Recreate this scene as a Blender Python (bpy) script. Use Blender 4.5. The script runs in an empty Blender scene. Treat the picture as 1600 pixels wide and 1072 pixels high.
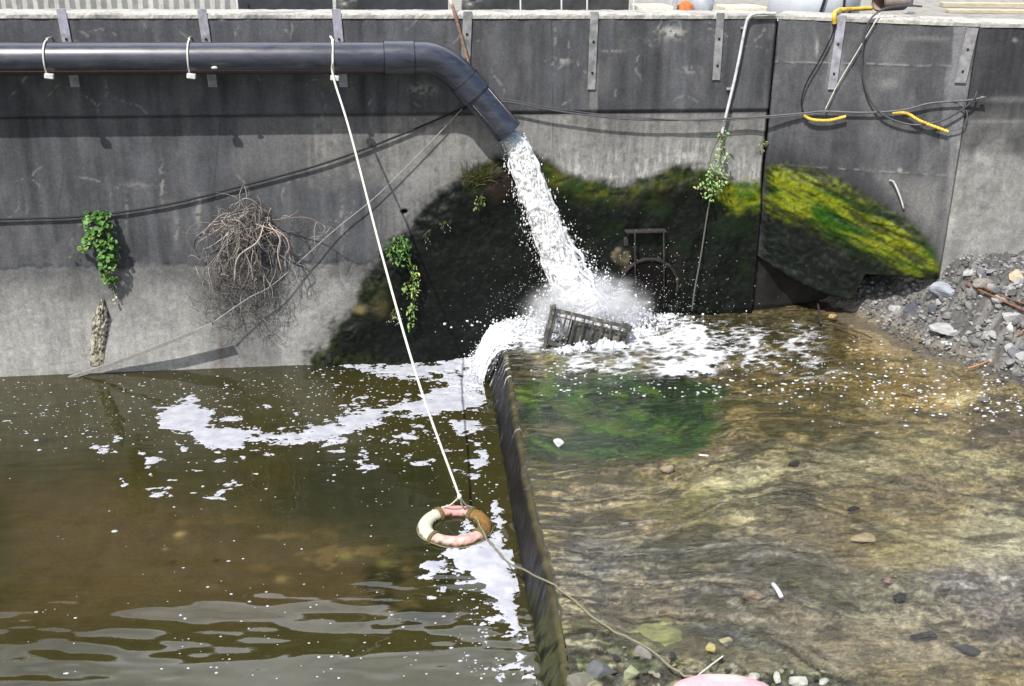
import bpy, math, random
import numpy as np
from math import radians, sin, cos, pi
from mathutils import Vector, Matrix

random.seed(7)
RS = np.random.RandomState(11)
scene = bpy.context.scene
COL = scene.collection

# ------------------------------------------------------------------ camera
YAW, PITCH, ROLL, FPX = radians(7.82), radians(21.09), radians(.68), 1700.0
CAM = np.array([0.0, -13.57, 5.49])
_w = np.array([sin(YAW)*cos(PITCH), cos(YAW)*cos(PITCH), -sin(PITCH)])
_r0 = np.array([cos(YAW), -sin(YAW), 0.0]); _u0 = np.cross(_r0, _w)
_r = cos(ROLL)*_r0 + sin(ROLL)*_u0; _u = -sin(ROLL)*_r0 + cos(ROLL)*_u0
cd = bpy.data.cameras.new('camera'); cam = bpy.data.objects.new('camera', cd); COL.objects.link(cam)
cd.sensor_width = 36; cd.lens = 36*FPX/1600; cd.clip_end = 1500; cd.clip_start = .05
M = Matrix(((_r[0], _u[0], -_w[0], CAM[0]), (_r[1], _u[1], -_w[1], CAM[1]), (_r[2], _u[2], -_w[2], CAM[2]), (0, 0, 0, 1)))
cam.matrix_world = M
scene.camera = cam

# ------------------------------------------------------------------ sky, sun, exposure
SUN = np.array([-.44, -.58, .95]); SUN /= np.linalg.norm(SUN)
el = math.asin(SUN[2]); az = math.atan2(SUN[0], SUN[1])
world = bpy.data.worlds.new("World"); scene.world = world; world.use_nodes = True
nt = world.node_tree; sk = nt.nodes.new('ShaderNodeTexSky'); sk.sky_type = 'NISHITA'; sk.sun_disc = False
sk.sun_elevation = el; sk.sun_rotation = az; sk.air_density = 1.2; sk.dust_density = 2.5
# bright hazy cloud bank added out of view beyond the wall, to brighten the water's reflections
def _wn(ty, **kw):
    o = nt.nodes.new('ShaderNode'+ty)
    for k_, v_ in kw.items(): setattr(o, k_, v_)
    return o
tc = _wn('TexCoord'); nz = _wn('TexNoise'); nz.inputs['Scale'].default_value = 2.6; nz.inputs['Detail'].default_value = 7; nz.inputs['Roughness'].default_value = .55
nt.links.new(tc.outputs['Generated'], nz.inputs['Vector'])
dt = _wn('VectorMath', operation='DOT_PRODUCT'); dt.inputs[1].default_value = Vector((.12, .80, .62)).normalized(); nt.links.new(tc.outputs['Generated'], dt.inputs[0])
mr1 = _wn('MapRange'); mr1.inputs[1].default_value = .55; mr1.inputs[2].default_value = .95; nt.links.new(dt.outputs['Value'], mr1.inputs[0])
mr2 = _wn('MapRange'); mr2.inputs[1].default_value = .36; mr2.inputs[2].default_value = .62; mr2.inputs[3].default_value = .25; nt.links.new(nz.outputs['Fac'], mr2.inputs[0])
mu = _wn('Math', operation='MULTIPLY'); nt.links.new(mr1.outputs[0], mu.inputs[0]); nt.links.new(mr2.outputs[0], mu.inputs[1])
cm = _wn('Mix', data_type='RGBA'); nt.links.new(mu.outputs[0], cm.inputs[0]); nt.links.new(sk.outputs[0], cm.inputs[6]); cm.inputs[7].default_value = (25, 25.5, 27, 1)
nt.links.new(cm.outputs[2], nt.nodes['Background'].inputs[0]); nt.nodes['Background'].inputs[1].default_value = .13
sl = bpy.data.lights.new('sun', 'SUN'); sl.energy = 4.9; sl.angle = radians(.5); sl.color = (1, .965, .91)
so = bpy.data.objects.new('sun', sl); COL.objects.link(so)
so.rotation_euler = Vector(-SUN).to_track_quat('-Z', 'Y').to_euler()
so.location = (-6, -6, 14)
scene.view_settings.view_transform = 'Standard'; scene.view_settings.look = 'None'
scene.view_settings.exposure = 0.12; scene.view_settings.gamma = 1
scene.cycles.use_denoising = True
scene.cycles.volume_bounces = 4; scene.cycles.max_bounces = 8; scene.cycles.transparent_max_bounces = 12

# ------------------------------------------------------------------ pixel <-> place helpers (real planes of the place)
def ray(x, y): return _w + _r*((x-800)/FPX) - _u*((y-536)/FPX)
def on(x, y, ax, v):
    d = ray(x, y); return CAM + (v-CAM[ax])/d[ax]*d
def onW(x, y, off=0.0): return on(x, y, 1, -off)           # main wall face (plane y = 0)
def onZ(x, y, z): return on(x, y, 2, z)
S2A, S2B, S3B = np.array([5.16, 0.]), np.array([7.21, -1.135]), np.array([7.741, -1.19])
def onS(x, y, off=0., A=S2A, B=S2B):
    e = (B-A)/np.linalg.norm(B-A); n = np.array([e[1], -e[0], 0.]); p0 = np.append(A, 0)+n*off
    d = ray(x, y); return CAM + ((p0-CAM)@n)/(d@n)*d
US = .035
def uz(x): return .5+US*(x-1.6)
def onU(x, y, dz=0.):
    d = ray(x, y); t = (uz(CAM[0])+dz-CAM[2])/(d[2]-US*d[0]); return CAM+t*d
def proj(P):
    d = P-CAM; z = d@_w
    return 800+FPX*(d@_r)/z, 536-FPX*(d@_u)/z

# ------------------------------------------------------------------ numpy noise
def _h(ix, iy, s):
    n = (ix.astype(np.int64)*374761393+iy.astype(np.int64)*668265263+s*974634777) & 0x7fffffff
    n = ((n ^ (n >> 13))*1274126177) & 0x7fffffff
    n = ((n ^ (n >> 16))*1911520717) & 0x7fffffff
    return ((n ^ (n >> 15)) & 0xffffff)/float(0xffffff)
def vn(x, y, s=0):
    x = np.asarray(x, float); y = np.asarray(y, float)
    ix, iy = np.floor(x), np.floor(y); fx, fy = x-ix, y-iy
    fx = fx*fx*fx*(fx*(fx*6-15)+10); fy = fy*fy*fy*(fy*(fy*6-15)+10)
    a, b, c, d = _h(ix, iy, s), _h(ix+1, iy, s), _h(ix, iy+1, s), _h(ix+1, iy+1, s)
    return (a*(1-fx)+b*fx)*(1-fy)+(c*(1-fx)+d*fx)*fy
def fbm(x, y, s=0, o=4, g=.5):
    t = 0; a = 1; n = 0
    ca, sa = cos(.6), sin(.6)
    for k in range(o):
        t = t+a*vn(x, y, s+k*17); n += a; a *= g
        x, y = (x*ca-y*sa)*2.03+11.3, (x*sa+y*ca)*2.03+5.7
    return t/n
def fbms(x, y, s=0, o=4, g=.5):        # keeps stretched axes apart (streaks)
    t = 0; a = 1; n = 0
    for k in range(o):
        t = t+a*vn(x, y, s+k*17); n += a; a *= g; x = x*2.07+3.1; y = y*2.07+7.7
    return t/n
def sst(a, b, x):
    t = np.clip((x-a)/(b-a), 0, 1); return t*t*(3-2*t)
def sdp(px, py, poly, m=80):
    """signed distance in photo pixels, positive inside"""
    P = np.array(poly, float); out = np.full(px.shape, -float(m))
    k = (px > P[:, 0].min()-m) & (px < P[:, 0].max()+m) & (py > P[:, 1].min()-m) & (py < P[:, 1].max()+m)
    x, y = px[k], py[k]
    if x.size == 0: return out
    d = np.full(x.shape, 1e9); ins = np.zeros(x.shape, bool)
    for i in range(len(P)):
        a, b = P[i], P[(i+1) % len(P)]; e = b-a
        t = np.clip(((x-a[0])*e[0]+(y-a[1])*e[1])/(e@e+1e-9), 0, 1)
        d = np.minimum(d, np.hypot(x-a[0]-t*e[0], y-a[1]-t*e[1]))
        c = (a[1] > y) != (b[1] > y)
        ins ^= c & (x < (b[0]-a[0])*(y-a[1])/((b[1]-a[1]) if b[1] != a[1] else 1e-9)+a[0])
    out[k] = np.maximum(np.where(ins, d, -d), -m); return out
def lerp(c, col, f):
    f = np.asarray(f)[..., None]; return c*(1-f)+np.asarray(col)*f
def S(r, g, b):                        # sRGB 0-255 -> linear
    return np.array([((v/255+.055)/1.055)**2.4 if v > 10 else v/255/12.92 for v in (r, g, b)])

# ------------------------------------------------------------------ objects
def tag(o, label=None, cat=None, group=None, kind=None):
    if label: o['label'] = label
    if cat: o['category'] = cat
    if group: o['group'] = group
    if kind: o['kind'] = kind
    return o
def empty(name, loc=(0, 0, 0), label=None, cat=None, group=None):
    o = bpy.data.objects.new(name, None); COL.objects.link(o); o.location = loc
    return tag(o, label, cat, group)
def mesh_np(name, V, F, mat, cols=None, smooth=True, parent=None, attrs=None):
    V = np.asarray(V, np.float32); me = bpy.data.meshes.new(name)
    if isinstance(F, np.ndarray): F = [F]
    F = [np.asarray(f, np.int32) for f in F if len(f)]
    me.vertices.add(len(V)); me.vertices.foreach_set('co', V.ravel())
    tot = sum(f.size for f in F); me.loops.add(tot)
    me.loops.foreach_set('vertex_index', np.concatenate([f.ravel() for f in F]))
    ls = []; o = 0
    for f in F:
        ls.append(o+np.arange(len(f))*f.shape[1]); o += f.size
    ls = np.concatenate(ls).astype(np.int32); me.polygons.add(len(ls)); me.polygons.foreach_set('loop_start', ls)
    me.update(calc_edges=True)
    me.polygons.foreach_set('use_smooth', np.full(len(ls), smooth))
    if cols is not None:
        a = me.color_attributes.new('col', 'FLOAT_COLOR', 'POINT')
        c = np.ones((len(V), 4), np.float32); c[:, :3] = cols; a.data.foreach_set('color', c.ravel())
    for k, v in (attrs or {}).items():
        a = me.attributes.new(k, 'FLOAT', 'POINT'); a.data.foreach_set('value', np.asarray(v, np.float32).ravel())
    me.validate()
    o = bpy.data.objects.new(name, me); COL.objects.link(o)
    if mat: me.materials.append(mat)
    if parent: o.parent = parent
    return o
def relocate(o, loc):
    """gives a mesh built in world coordinates an origin of its own"""
    loc = Vector(loc); o.data.transform(Matrix.Translation(-loc)); o.location = loc; return o
def to_local(root, o):
    """parents a mesh built in world coordinates under an unrotated Empty"""
    o.data.transform(Matrix.Translation(-root.location)); o.parent = root; return o
def gridF(nu, nv, keep=None):
    i = np.arange(nu*nv).reshape(nu, nv); f = np.stack([i[:-1, :-1], i[1:, :-1], i[1:, 1:], i[:-1, 1:]], -1).reshape(-1, 4)
    return f if keep is None else f[keep.reshape(-1)]

class MB:
    def __init__(s): s.V = []; s.F = {}; s.C = []; s.n = 0
    def add(s, V, F, col=None):
        V = np.asarray(V, float)
        for f in ([F] if isinstance(F, np.ndarray) else F):
            f = np.asarray(f); s.F.setdefault(f.shape[1], []).append(f+s.n)
        s.V.append(V); s.n += len(V)
        c = np.ones((len(V), 3))*.5 if col is None else np.broadcast_to(np.asarray(col, float), (len(V), 3))
        s.C.append(c)
    def box(s, c, d, R=None, col=None, bev=.0):
        x, y, z = [v/2 for v in d]; b = min(bev, x*.9, y*.9, z*.9)
        if b <= 0:
            V = np.array([(i, j, k) for i in (-x, x) for j in (-y, y) for k in (-z, z)])
            F = np.array([(0, 1, 3, 2), (4, 6, 7, 5), (0, 4, 5, 1), (2, 3, 7, 6), (0, 2, 6, 4), (1, 5, 7, 3)])
        else:
            V = []; ix = {}
            for i in (-1, 1):
                for j in (-1, 1):
                    for k in (-1, 1):
                        for a, q in enumerate(((b, b, 0), (b, 0, b), (0, b, b))):
                            # point on face whose normal is axis a' (the axis with 0 inset)
                            V.append((i*(x-q[0]), j*(y-q[1]), k*(z-q[2]))); ix[i, j, k, a] = len(V)-1
            V = np.array(V); Q = []; T = []
            ax = {2: 0, 1: 1, 0: 2}          # a -> face axis (0 inset): a=0 z face, a=1 y face, a=2 x face
            for sg in (-1, 1):
                f = [ix[i, j, sg, 0] for i, j in ((-1, -1), (1, -1), (1, 1), (-1, 1))]; Q.append(f if sg > 0 else f[::-1])
                f = [ix[i, sg, k, 1] for i, k in ((-1, -1), (1, -1), (1, 1), (-1, 1))]; Q.append(f[::-1] if sg > 0 else f)
                f = [ix[sg, j, k, 2] for j, k in ((-1, -1), (1, -1), (1, 1), (-1, 1))]; Q.append(f if sg > 0 else f[::-1])
            for i in (-1, 1):
                for j in (-1, 1):
                    Q.append([ix[i, j, -1, 2], ix[i, j, 1, 2], ix[i, j, 1, 1], ix[i, j, -1, 1]][::(1 if i*j < 0 else -1)])
                    Q.append([ix[i, -1, j, 2], ix[i, 1, j, 2], ix[i, 1, j, 0], ix[i, -1, j, 0]][::(-1 if i*j < 0 else 1)])
                    Q.append([ix[-1, i, j, 1], ix[1, i, j, 1], ix[1, i, j, 0], ix[-1, i, j, 0]][::(1 if i*j < 0 else -1)])
                    for k in (-1, 1): T.append([ix[i, j, k, 0], ix[i, j, k, 1], ix[i, j, k, 2]][::(1 if i*j*k < 0 else -1)])
            F = [np.array(Q), np.array(T)]
        if R is not None: V = V@np.asarray(R).T
        s.add(V+np.asarray(c), F, col)
    def tube(s, P, r, n=8, col=None, cap=True):
        P = np.asarray(P, float); m = len(P); r = np.broadcast_to(np.asarray(r, float), (m,))
        T = np.gradient(P, axis=0); T /= np.linalg.norm(T, axis=1)[:, None]+1e-12
        ref = np.array([0, 0, 1.]) if abs(T[0][2]) < .9 else np.array([1., 0, 0])
        N = np.cross(T[0], ref); N /= np.linalg.norm(N); Ns = []
        for k in range(m):
            N = N-T[k]*(N@T[k]); N /= np.linalg.norm(N)+1e-12; Ns.append(N)
        Ns = np.array(Ns); B = np.cross(T, Ns); a = np.arange(n)*2*pi/n
        V = P[:, None]+r[:, None, None]*(np.cos(a)[None, :, None]*Ns[:, None]+np.sin(a)[None, :, None]*B[:, None])
        i = np.arange(m*n).reshape(m, n); j = np.roll(i, -1, 1)
        F = [np.stack([i[:-1], j[:-1], j[1:], i[1:]], -1).reshape(-1, 4)]
        if cap and n > 4: F += [i[0][::-1][None], i[-1][None]]
        if col is not None and np.ndim(col) == 2: col = np.repeat(col, n, 0)
        s.add(V.reshape(-1, 3), F, col)
    def build(s, name, mat, parent=None, smooth=True):
        return mesh_np(name, np.concatenate(s.V), [np.concatenate(f) for f in s.F.values()], mat, np.concatenate(s.C), smooth, parent)

def curve(P, n=40):
    """Catmull-Rom through the points"""
    P = np.asarray(P, float); P = np.vstack([2*P[0]-P[1], P, 2*P[-1]-P[-2]]); m = len(P)-3; out = []
    for t in np.linspace(0, m-1e-6, n):
        k = int(t); f = t-k; a, b, c, d = P[k:k+4]
        out.append(.5*(2*b+(c-a)*f+(2*a-5*b+4*c-d)*f*f+(3*b-a-3*c+d)*f**3))
    return np.array(out)
def rot(axis, a): return np.array(Matrix.Rotation(a, 3, axis))

_ICO = {}
def ico(sub):
    if sub not in _ICO:
        import bmesh
        bm = bmesh.new(); bmesh.ops.create_icosphere(bm, subdivisions=sub, radius=1)
        _ICO[sub] = (np.array([v.co[:] for v in bm.verts]), np.array([[v.index for v in f.verts] for f in bm.faces])); bm.free()
    return _ICO[sub]

# ------------------------------------------------------------------ materials
class Mat:
    def __init__(s, name):
        s.m = bpy.data.materials.new(name); s.m.use_nodes = True; s.t = s.m.node_tree
        s.b = s.t.nodes['Principled BSDF']; s.out = s.t.nodes['Material Output']; s._c = None
    def n(s, ty, **kw):
        o = s.t.nodes.new('ShaderNode'+ty)
        for k, v in kw.items(): setattr(o, k, v)
        return o
    def l(s, a, b): s.t.links.new(a, b)
    def co(s):
        if s._c is None: s._c = s.n('TexCoord').outputs['Object']
        return s._c
    def noise(s, scale, detail=4, st=(1, 1, 1), rough=.6, dist=0.):
        mp = s.n('Mapping'); mp.inputs['Scale'].default_value = st; s.l(s.co(), mp.inputs[0])
        o = s.n('TexNoise'); o.inputs['Scale'].default_value = scale; o.inputs['Detail'].default_value = detail
        o.inputs['Roughness'].default_value = rough; o.inputs['Distortion'].default_value = dist
        s.l(mp.outputs[0], o.inputs['Vector']); return o.outputs['Fac']
    def ramp(s, v, a, b, c0=0., c1=1.):
        o = s.n('MapRange'); o.clamp = True
        for i, k in enumerate((a, b, c0, c1)): o.inputs[i+1].default_value = k
        s.l(v, o.inputs[0]); return o.outputs[0]
    def math(s, op, a, b=None):
        o = s.n('Math', operation=op)
        for i, k in enumerate((a, b)):
            if k is None: continue
            if isinstance(k, (int, float)): o.inputs[i].default_value = k
            else: s.l(k, o.inputs[i])
        return o.outputs[0]
    def attr(s, name): return s.n('Attribute', attribute_name=name)
    def scale_col(s, col, v):
        o = s.n('VectorMath', operation='SCALE'); s.l(col, o.inputs[0]); s.l(v, o.inputs[3]); return o.outputs[0]
    def mix(s, f, a, b):
        o = s.n('Mix', data_type='RGBA')
        for i, k in ((0, f), (6, a), (7, b)):
            if isinstance(k, (int, float)): o.inputs[i].default_value = k
            elif isinstance(k, (tuple, list, np.ndarray)): o.inputs[i].default_value = (*k, 1)
            else: s.l(k, o.inputs[i])
        return o.outputs[2]
    def bump(s, h, strength=.5, dist=.01, nrm=None):
        o = s.n('Bump'); o.inputs['Strength'].default_value = strength; o.inputs['Distance'].default_value = dist
        s.l(h, o.inputs['Height'])
        if nrm is not None: s.l(nrm, o.inputs['Normal'])
        return o.outputs[0]
    def set(s, **kw):
        for k, v in kw.items():
            k = {'base': 'Base Color', 'rough': 'Roughness', 'metal': 'Metallic', 'normal': 'Normal', 'spec': 'Specular IOR Level', 'ior': 'IOR', 'coat': 'Coat Weight', 'coatr': 'Coat Roughness', 'sss': 'Subsurface Weight', 'trans': 'Transmission Weight'}[k]
            i = s.b.inputs[k]
            if isinstance(v, (int, float)): i.default_value = v
            elif isinstance(v, (tuple, list, np.ndarray)): i.default_value = (*v, 1) if len(v) == 3 else v
            else: s.l(v, i)
        return s

def simple(name, col, rough=.5, var=.25, scale=25, bump=.15, metal=0., dirt=None, st=(1, 1, 1), spec=.5):
    m = Mat(name); f = m.noise(scale, 5, st); g = m.noise(scale*.2, 3)
    k = m.math('ADD', m.ramp(f, .3, .7, 1-var, 1+var*.6), m.ramp(g, .3, .7, -var*.5, var*.4))
    rgb = m.n('RGB'); rgb.outputs[0].default_value = (*col, 1); c = m.scale_col(rgb.outputs[0], k)
    if dirt is not None: c = m.mix(m.ramp(m.noise(scale*.35, 6), .52, .66), c, dirt)
    m.set(base=c, rough=rough, metal=metal, spec=spec, normal=m.bump(f, bump, .004)); return m.m
def attr_mat(name, rough=.6, var=.3, scale=60, bump=.3, bd=.006, spec=.4, sss=0., st=(1, 1, 1)):
    m = Mat(name); f = m.noise(scale, 5, st)
    c = m.scale_col(m.attr('col').outputs['Color'], m.ramp(f, .3, .7, 1-var, 1+var*.8))
    m.set(base=c, rough=rough, spec=spec, normal=m.bump(f, bump, bd))
    if sss:
        m.set(sss=sss); m.b.inputs['Subsurface Radius'].default_value = (.3, .3, .3); m.b.inputs['Subsurface Scale'].default_value = .03
    return m.m

def wall_mat():
    m = Mat('weathered_concrete'); f = m.noise(70, 6, rough=.7); g = m.noise(7, 5, (2.2, 2.2, .6)); h = m.noise(260, 2); e = m.noise(26, 5, rough=.75)
    k = m.math('MULTIPLY', m.math('MULTIPLY', m.ramp(f, .3, .7, .70, 1.28), m.ramp(e, .3, .7, .78, 1.2)), m.ramp(g, .3, .7, .88, 1.1))
    c = m.scale_col(m.attr('col').outputs['Color'], k)
    wet = m.attr('wet').outputs['Fac']
    hh = m.math('ADD', m.math('MULTIPLY', f, 1.), m.math('MULTIPLY', h, .35))
    m.set(base=c, rough=m.ramp(wet, 0, 1, .9, .5), spec=m.ramp(wet, 0, 1, .25, .16), normal=m.bump(hh, .4, .008)); return m.m
M_WALL = wall_mat()
M_CABLE = simple('black_cable_rubber', (.012, .012, .014), .6, .2, spec=.3)
M_GREYCABLE = simple('grey_cable_sheath', (.10, .10, .11), .5, .3)
M_ROPE = simple('white_rope_fibre', (.72, .70, .62), .9, .25, 120, .5)
M_DIRTYROPE = simple('dirty_rope_fibre', (.22, .20, .13), .9, .35, 120, .5)
M_PVC = simple('grey_white_conduit', (.62, .62, .63), .5, .2, 20, .1, dirt=(.3, .29, .27))
M_YELLOW = simple('yellow_conduit_plastic', (.75, .50, .06), .55, .25, 30, .3, dirt=(.35, .22, .04))
M_METAL = simple('dull_galvanised_steel', (.34, .34, .40), .55, .25, 18, .15, .0, dirt=(.20, .20, .21))
M_CEMENT = simple('cement_smeared_strip', (.27, .27, .28), .9, .4, 12, .5, dirt=(.15, .15, .155))
M_RUST = simple('rusty_steel', (.20, .10, .055), .85, .4, 40, .5)
M_TWIG = attr_mat('dry_twig_bark', .9, .3, 90, .4)
M_LEAF = attr_mat('green_leaf', .45, .2, 80, .15, spec=.4)
M_ROCK = attr_mat('broken_rock', .85, .35, 45, .7, .012)
M_WOOD = simple('weathered_wood', (.30, .24, .17), .85, .35, 14, .4, st=(1, 6, 6))

# ================================================================== SETTING
# ---- main wall paint (stains, algae, patches are marks of the wall itself)
DARK = np.array([.083, .086, .094]); LITE = np.array([.33, .325, .31]); MIDC = np.array([.115, .115, .117])
def algae_edge_poly():
    return [(470, 600), (485, 560), (520, 515), (553, 470), (575, 425), (600, 392), (628, 362), (668, 322), (706, 290), (735, 268), (752, 256), (775, 250), (805, 238), (850, 240), (875, 262), (900, 275),
            (930, 283), (960, 285), (1000, 276), (1040, 266), (1075, 262), (1110, 264), (1150, 284), (1200, 288), (1300, 300), (1300, 640), (470, 640)]
def paint_wall1(X, Z):
    P = np.stack([X, np.zeros_like(X), Z], -1); px, py = proj(P)
    w1 = (fbm(X*3, Z*3, 3, 5)-.5)*2; w2 = (fbm(X*14, Z*14, 9, 4)-.5)*2; w3 = (fbm(X*40, Z*40, 15, 3)-.5)*2
    st = fbms(X*9, Z*.55, 21, 5); st2 = fbms(X*30, Z*1.6, 27, 4)
    c = np.broadcast_to(DARK, X.shape+(3,)).copy()
    c = c*(1+1.0*(st-.5)+.28*w1+.10*w3)[..., None]
    c = lerp(c, MIDC*1.3, sst(.52, .8, fbm(X*5, Z*2.2, 33, 5))*.45)
    jz = 181-.7*.0122*(px-560)           # joint line in the photo, ~ z 3.28
    bandB = sst(-2, 2, py-jz)*1.0
    # band B: right of x 480, paler patched concrete
    b = bandB*sst(-10, 14, (700+18*w1)-0*px-0) if False else bandB
    nB = sst(-14, 14, 285+25*w1-py)      # fades out at y~285
    lB = sst(470, 485, px)
    c = lerp(c, MIDC*1.25*(1+.3*w2[..., None]*.5), b*(1-sst(250, 300, py+20*w1)*.9)*sst(360, 380, px)*(1-lB)*.75)
    patch = (sst(596, 600, px)*(1-0) + sst(524, 526, px)*(1-sst(524, 528, px)))
    tone = .62+.38*patch
    tone = np.where((px > 480) & (px < 524), .85, tone)
    c = lerp(c, LITE*.62*(1+.35*w2+.45*(st2-.5))[..., None], bandB*nB*lB*np.clip(tone, 0, 1)*(.65+.35*sst(.35, .6, st)))
    # pale mottled rim above the moss, x 560-1200
    e = -sdp(px+9*w1, py+9*w1, algae_edge_poly(), 140)
    rim = sst(110, 10, e)*(e > -5)*sst(-30, 20, w2*30+st2*60-20)
    c = lerp(c, LITE*.85, bandB*np.clip(rim, 0, 1)*.75*sst(560, 640, px))
    wht = sst(.55, .72, fbms(X*38, Z*7, 41, 4))*sst(75, 5, e)*(e > -4)*sst(840, 900, px)
    c = lerp(c, LITE*1.35, wht*.8)
    # band D bottom left: pale concrete below the rough step
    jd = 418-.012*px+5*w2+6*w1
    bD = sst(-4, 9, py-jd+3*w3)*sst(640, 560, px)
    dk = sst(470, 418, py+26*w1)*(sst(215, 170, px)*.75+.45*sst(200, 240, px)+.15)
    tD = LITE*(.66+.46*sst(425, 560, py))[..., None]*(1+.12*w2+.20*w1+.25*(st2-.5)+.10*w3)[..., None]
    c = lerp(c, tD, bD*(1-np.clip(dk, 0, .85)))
    # bush's cast shadow painted on the wall below it, and a brown run
    sb = sdp(px+10*w1, py+10*w1, [(300, 430), (345, 420), (440, 420), (460, 470), (430, 580), (330, 580), (325, 520)], 60)
    c = lerp(c, MIDC*.75, sst(-25, 25, sb)*.55*bD)
    c = lerp(c, S(105, 88, 74), sst(8, 0, np.abs(px-346-3*w2))*sst(518, 530, py)*.5)
    c = lerp(c, LITE*.9*(1+.6*w2[..., None]), sst(-10, 20, sdp(px+12*w1, py+12*w1, [(470, 425), (600, 425), (560, 480), (520, 520), (490, 560), (440, 575), (430, 500)], 60))*.6)
    # spalled dark line just under the step, and joint lines
    c = lerp(c, DARK*.35, np.exp(-((py-jd)/2.0)**2)*sst(600, 560, px)*.5*sst(.3, .55, vn(X*6, Z*6, 51)+.1))
    c = lerp(c, DARK*.22, np.exp(-((py-jz)/(1.7+w2))**2)*.85)
    for jx, y0, y1 in ((622, 120, 183), (862, 20, 260), (345, 180, 415), (100, 260, 330)):
        c = lerp(c, DARK*.4, np.exp(-((px-jx-(py-y0)*(800-jx)*.00021*-1)/1.0)**2)*(py > y0)*(py < y1)*.6)
    # scribbled pale marks (efflorescence, scrapes)
    for k in range(95):
        u = RS.rand(6)
        x0 = 8+1190*u[0]; y0 = 22+150*u[1] if u[2] < .6 else 270+130*u[1]
        if y0 > 260 and x0 > 590: continue
        L = 6+26*u[3]; an = u[4]*3; cur = (u[5]-.5)*.12
        q = (px-x0)*cos(an)+(py-y0)*sin(an); r = -(px-x0)*sin(an)+(py-y0)*cos(an)+cur*q*q*.5+3*w2
        c = lerp(c, LITE*1.1, np.exp(-(r/1.3)**2)*sst(L, L*.6, np.abs(q))*.45*sst(.35, .6, vn(X*25, Z*25, 60+k)))
    for (x0, y0, rx, ry, k) in ((1050, 50, 18, 8, .9), (1107, 37, 2.5, 2.5, 1), (875, 95, 12, 5, .6), (955, 80, 16, 2, .4), (1078, 110, 16, 5, .5), (252, 285, 3, 26, .5), (310, 330, 4, 22, .5), (197, 330, 2, 30, .35), (535, 350, 2.5, 45, .35), (40, 340, 2, 25, .2), (660, 140, 22, 8, .4), (215, 290, 20, 4, .25), (275, 360, 3, 20, .4), (1045, 62, 60, 4, .12)):
        g = np.exp(-((px-x0+3*w2)/rx)**2-((py-y0+2*w1)/ry)**2); c = lerp(c, LITE*1.25, np.clip(g*1.3, 0, 1)*k*sst(.3, .6, vn(X*30, Z*30, 71)))
    # darker vertical bands near the top and cement smears under the strips
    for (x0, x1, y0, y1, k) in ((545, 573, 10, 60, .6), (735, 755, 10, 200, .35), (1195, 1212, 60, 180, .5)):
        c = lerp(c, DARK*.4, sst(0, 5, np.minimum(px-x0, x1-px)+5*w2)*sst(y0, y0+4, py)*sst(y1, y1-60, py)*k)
    for (x0, x1, y0, y1, k) in ((112, 126, 60, 190, .35), (921, 935, 100, 190, .9), (1116, 1128, 60, 137, .9), (725, 740, 100, 160, .6), (540, 560, 115, 183, .2)):
        c = lerp(c, np.array([.19, .19, .19]), sst(0, 2.5, np.minimum(px-x0, x1-px)+1.5*w2)*sst(y0, y0+4, py)*sst(y1, y1-30, py+8*w1)*k)
    # patch line at 60 px (two lifts) on the far left
    # --- algae
    a = sdp(px+12*w1+5*w2, py+12*w1+6*w2, algae_edge_poly(), 140)
    alg = sst(-9, 11, a); soft = sst(-34, 4, a+10*w2)*.6
    c = lerp(c, c*.38, soft*sst(900, 640, px))
    BL = np.array([.0042, .0058, .0045]); n5 = fbm(X*22, Z*34, 81, 4)
    blk = np.broadcast_to(BL, c.shape)*(1+1.6*sst(.5, .8, n5))[..., None]
    blk = lerp(blk, np.array([.008, .019, .005]), sst(.45, .75, fbm(X*3.2, Z*4, 85, 4))*.55*sst(860, 960, px))
    c = lerp(c, blk, alg)
    # moss rim
    mr = np.exp(-((a-17)/17)**2)*sst(830, 860, px)+np.exp(-((a-6)/10)**2)*.25*sst(700, 640, px)*sst(470, 560, py)
    mr = mr*sst(.25, .62, fbm(X*9+Z*3, Z*22-X*5, 91, 5)+.1)
    mossc = lerp(np.broadcast_to(S(118, 122, 22), c.shape), S(60, 84, 12), sst(.35, .65, fbm(X*7, Z*12, 95, 4)))
    mr = mr*(.35+.65*sst(1095, 1115, px)+.25*sst(1000, 900, px))
    c = lerp(c, mossc*.62, np.clip(mr, 0, 1)*alg)
    br = sst(-8, 12, sdp(px+8*w1, py+10*w2, [(1105, 283), (1205, 283), (1205, 325), (1150, 335), (1120, 318)], 60))
    c = lerp(c, mossc*.95*(.6+.7*fbms(X*3+Z*5, Z*34, 97, 3))[..., None], br*.85)
    gr = sst(-10, 10, sdp(px+10*w1, py+10*w1, [(720, 275), (770, 250), (790, 262), (770, 285), (735, 300)], 50))
    c = lerp(c, S(52, 62, 22)*.9, gr*.6*alg)
    gl = sst(-10, 12, sdp(px+12*w1, py+12*w2, [(490, 540), (560, 545), (640, 565), (640, 590), (470, 590)], 50))+sst(-8, 8, sdp(px+8*w1, py+8*w1, [(560, 440), (600, 425), (612, 455), (585, 480), (562, 470)], 40))*.9
    c = lerp(c, S(44, 52, 22)*.75, np.clip(gl, 0, 1)*sst(.35, .6, fbm(X*16, Z*16, 101, 4))*.8)
    c = lerp(c, S(150, 140, 90)*.6, np.exp(-((px-562)/9)**2-((py-482)/7)**2)*.7+np.exp(-((px-595)/12)**2-((py-478)/14)**2)*.35)
    c = lerp(c, S(66, 50, 42)*.6, sst(-6, 8, sdp(px+6*w1, py+6*w1, [(765, 265), (800, 245), (806, 300), (778, 318), (757, 300)], 40))*.6)
    # pale lower strip beside the old outlet
    og = sst(-3, 3, sdp(px+4*w2, py+4*w2, [(955, 388), (978, 384), (984, 400), (975, 425), (966, 418), (955, 402)], 30))
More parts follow.
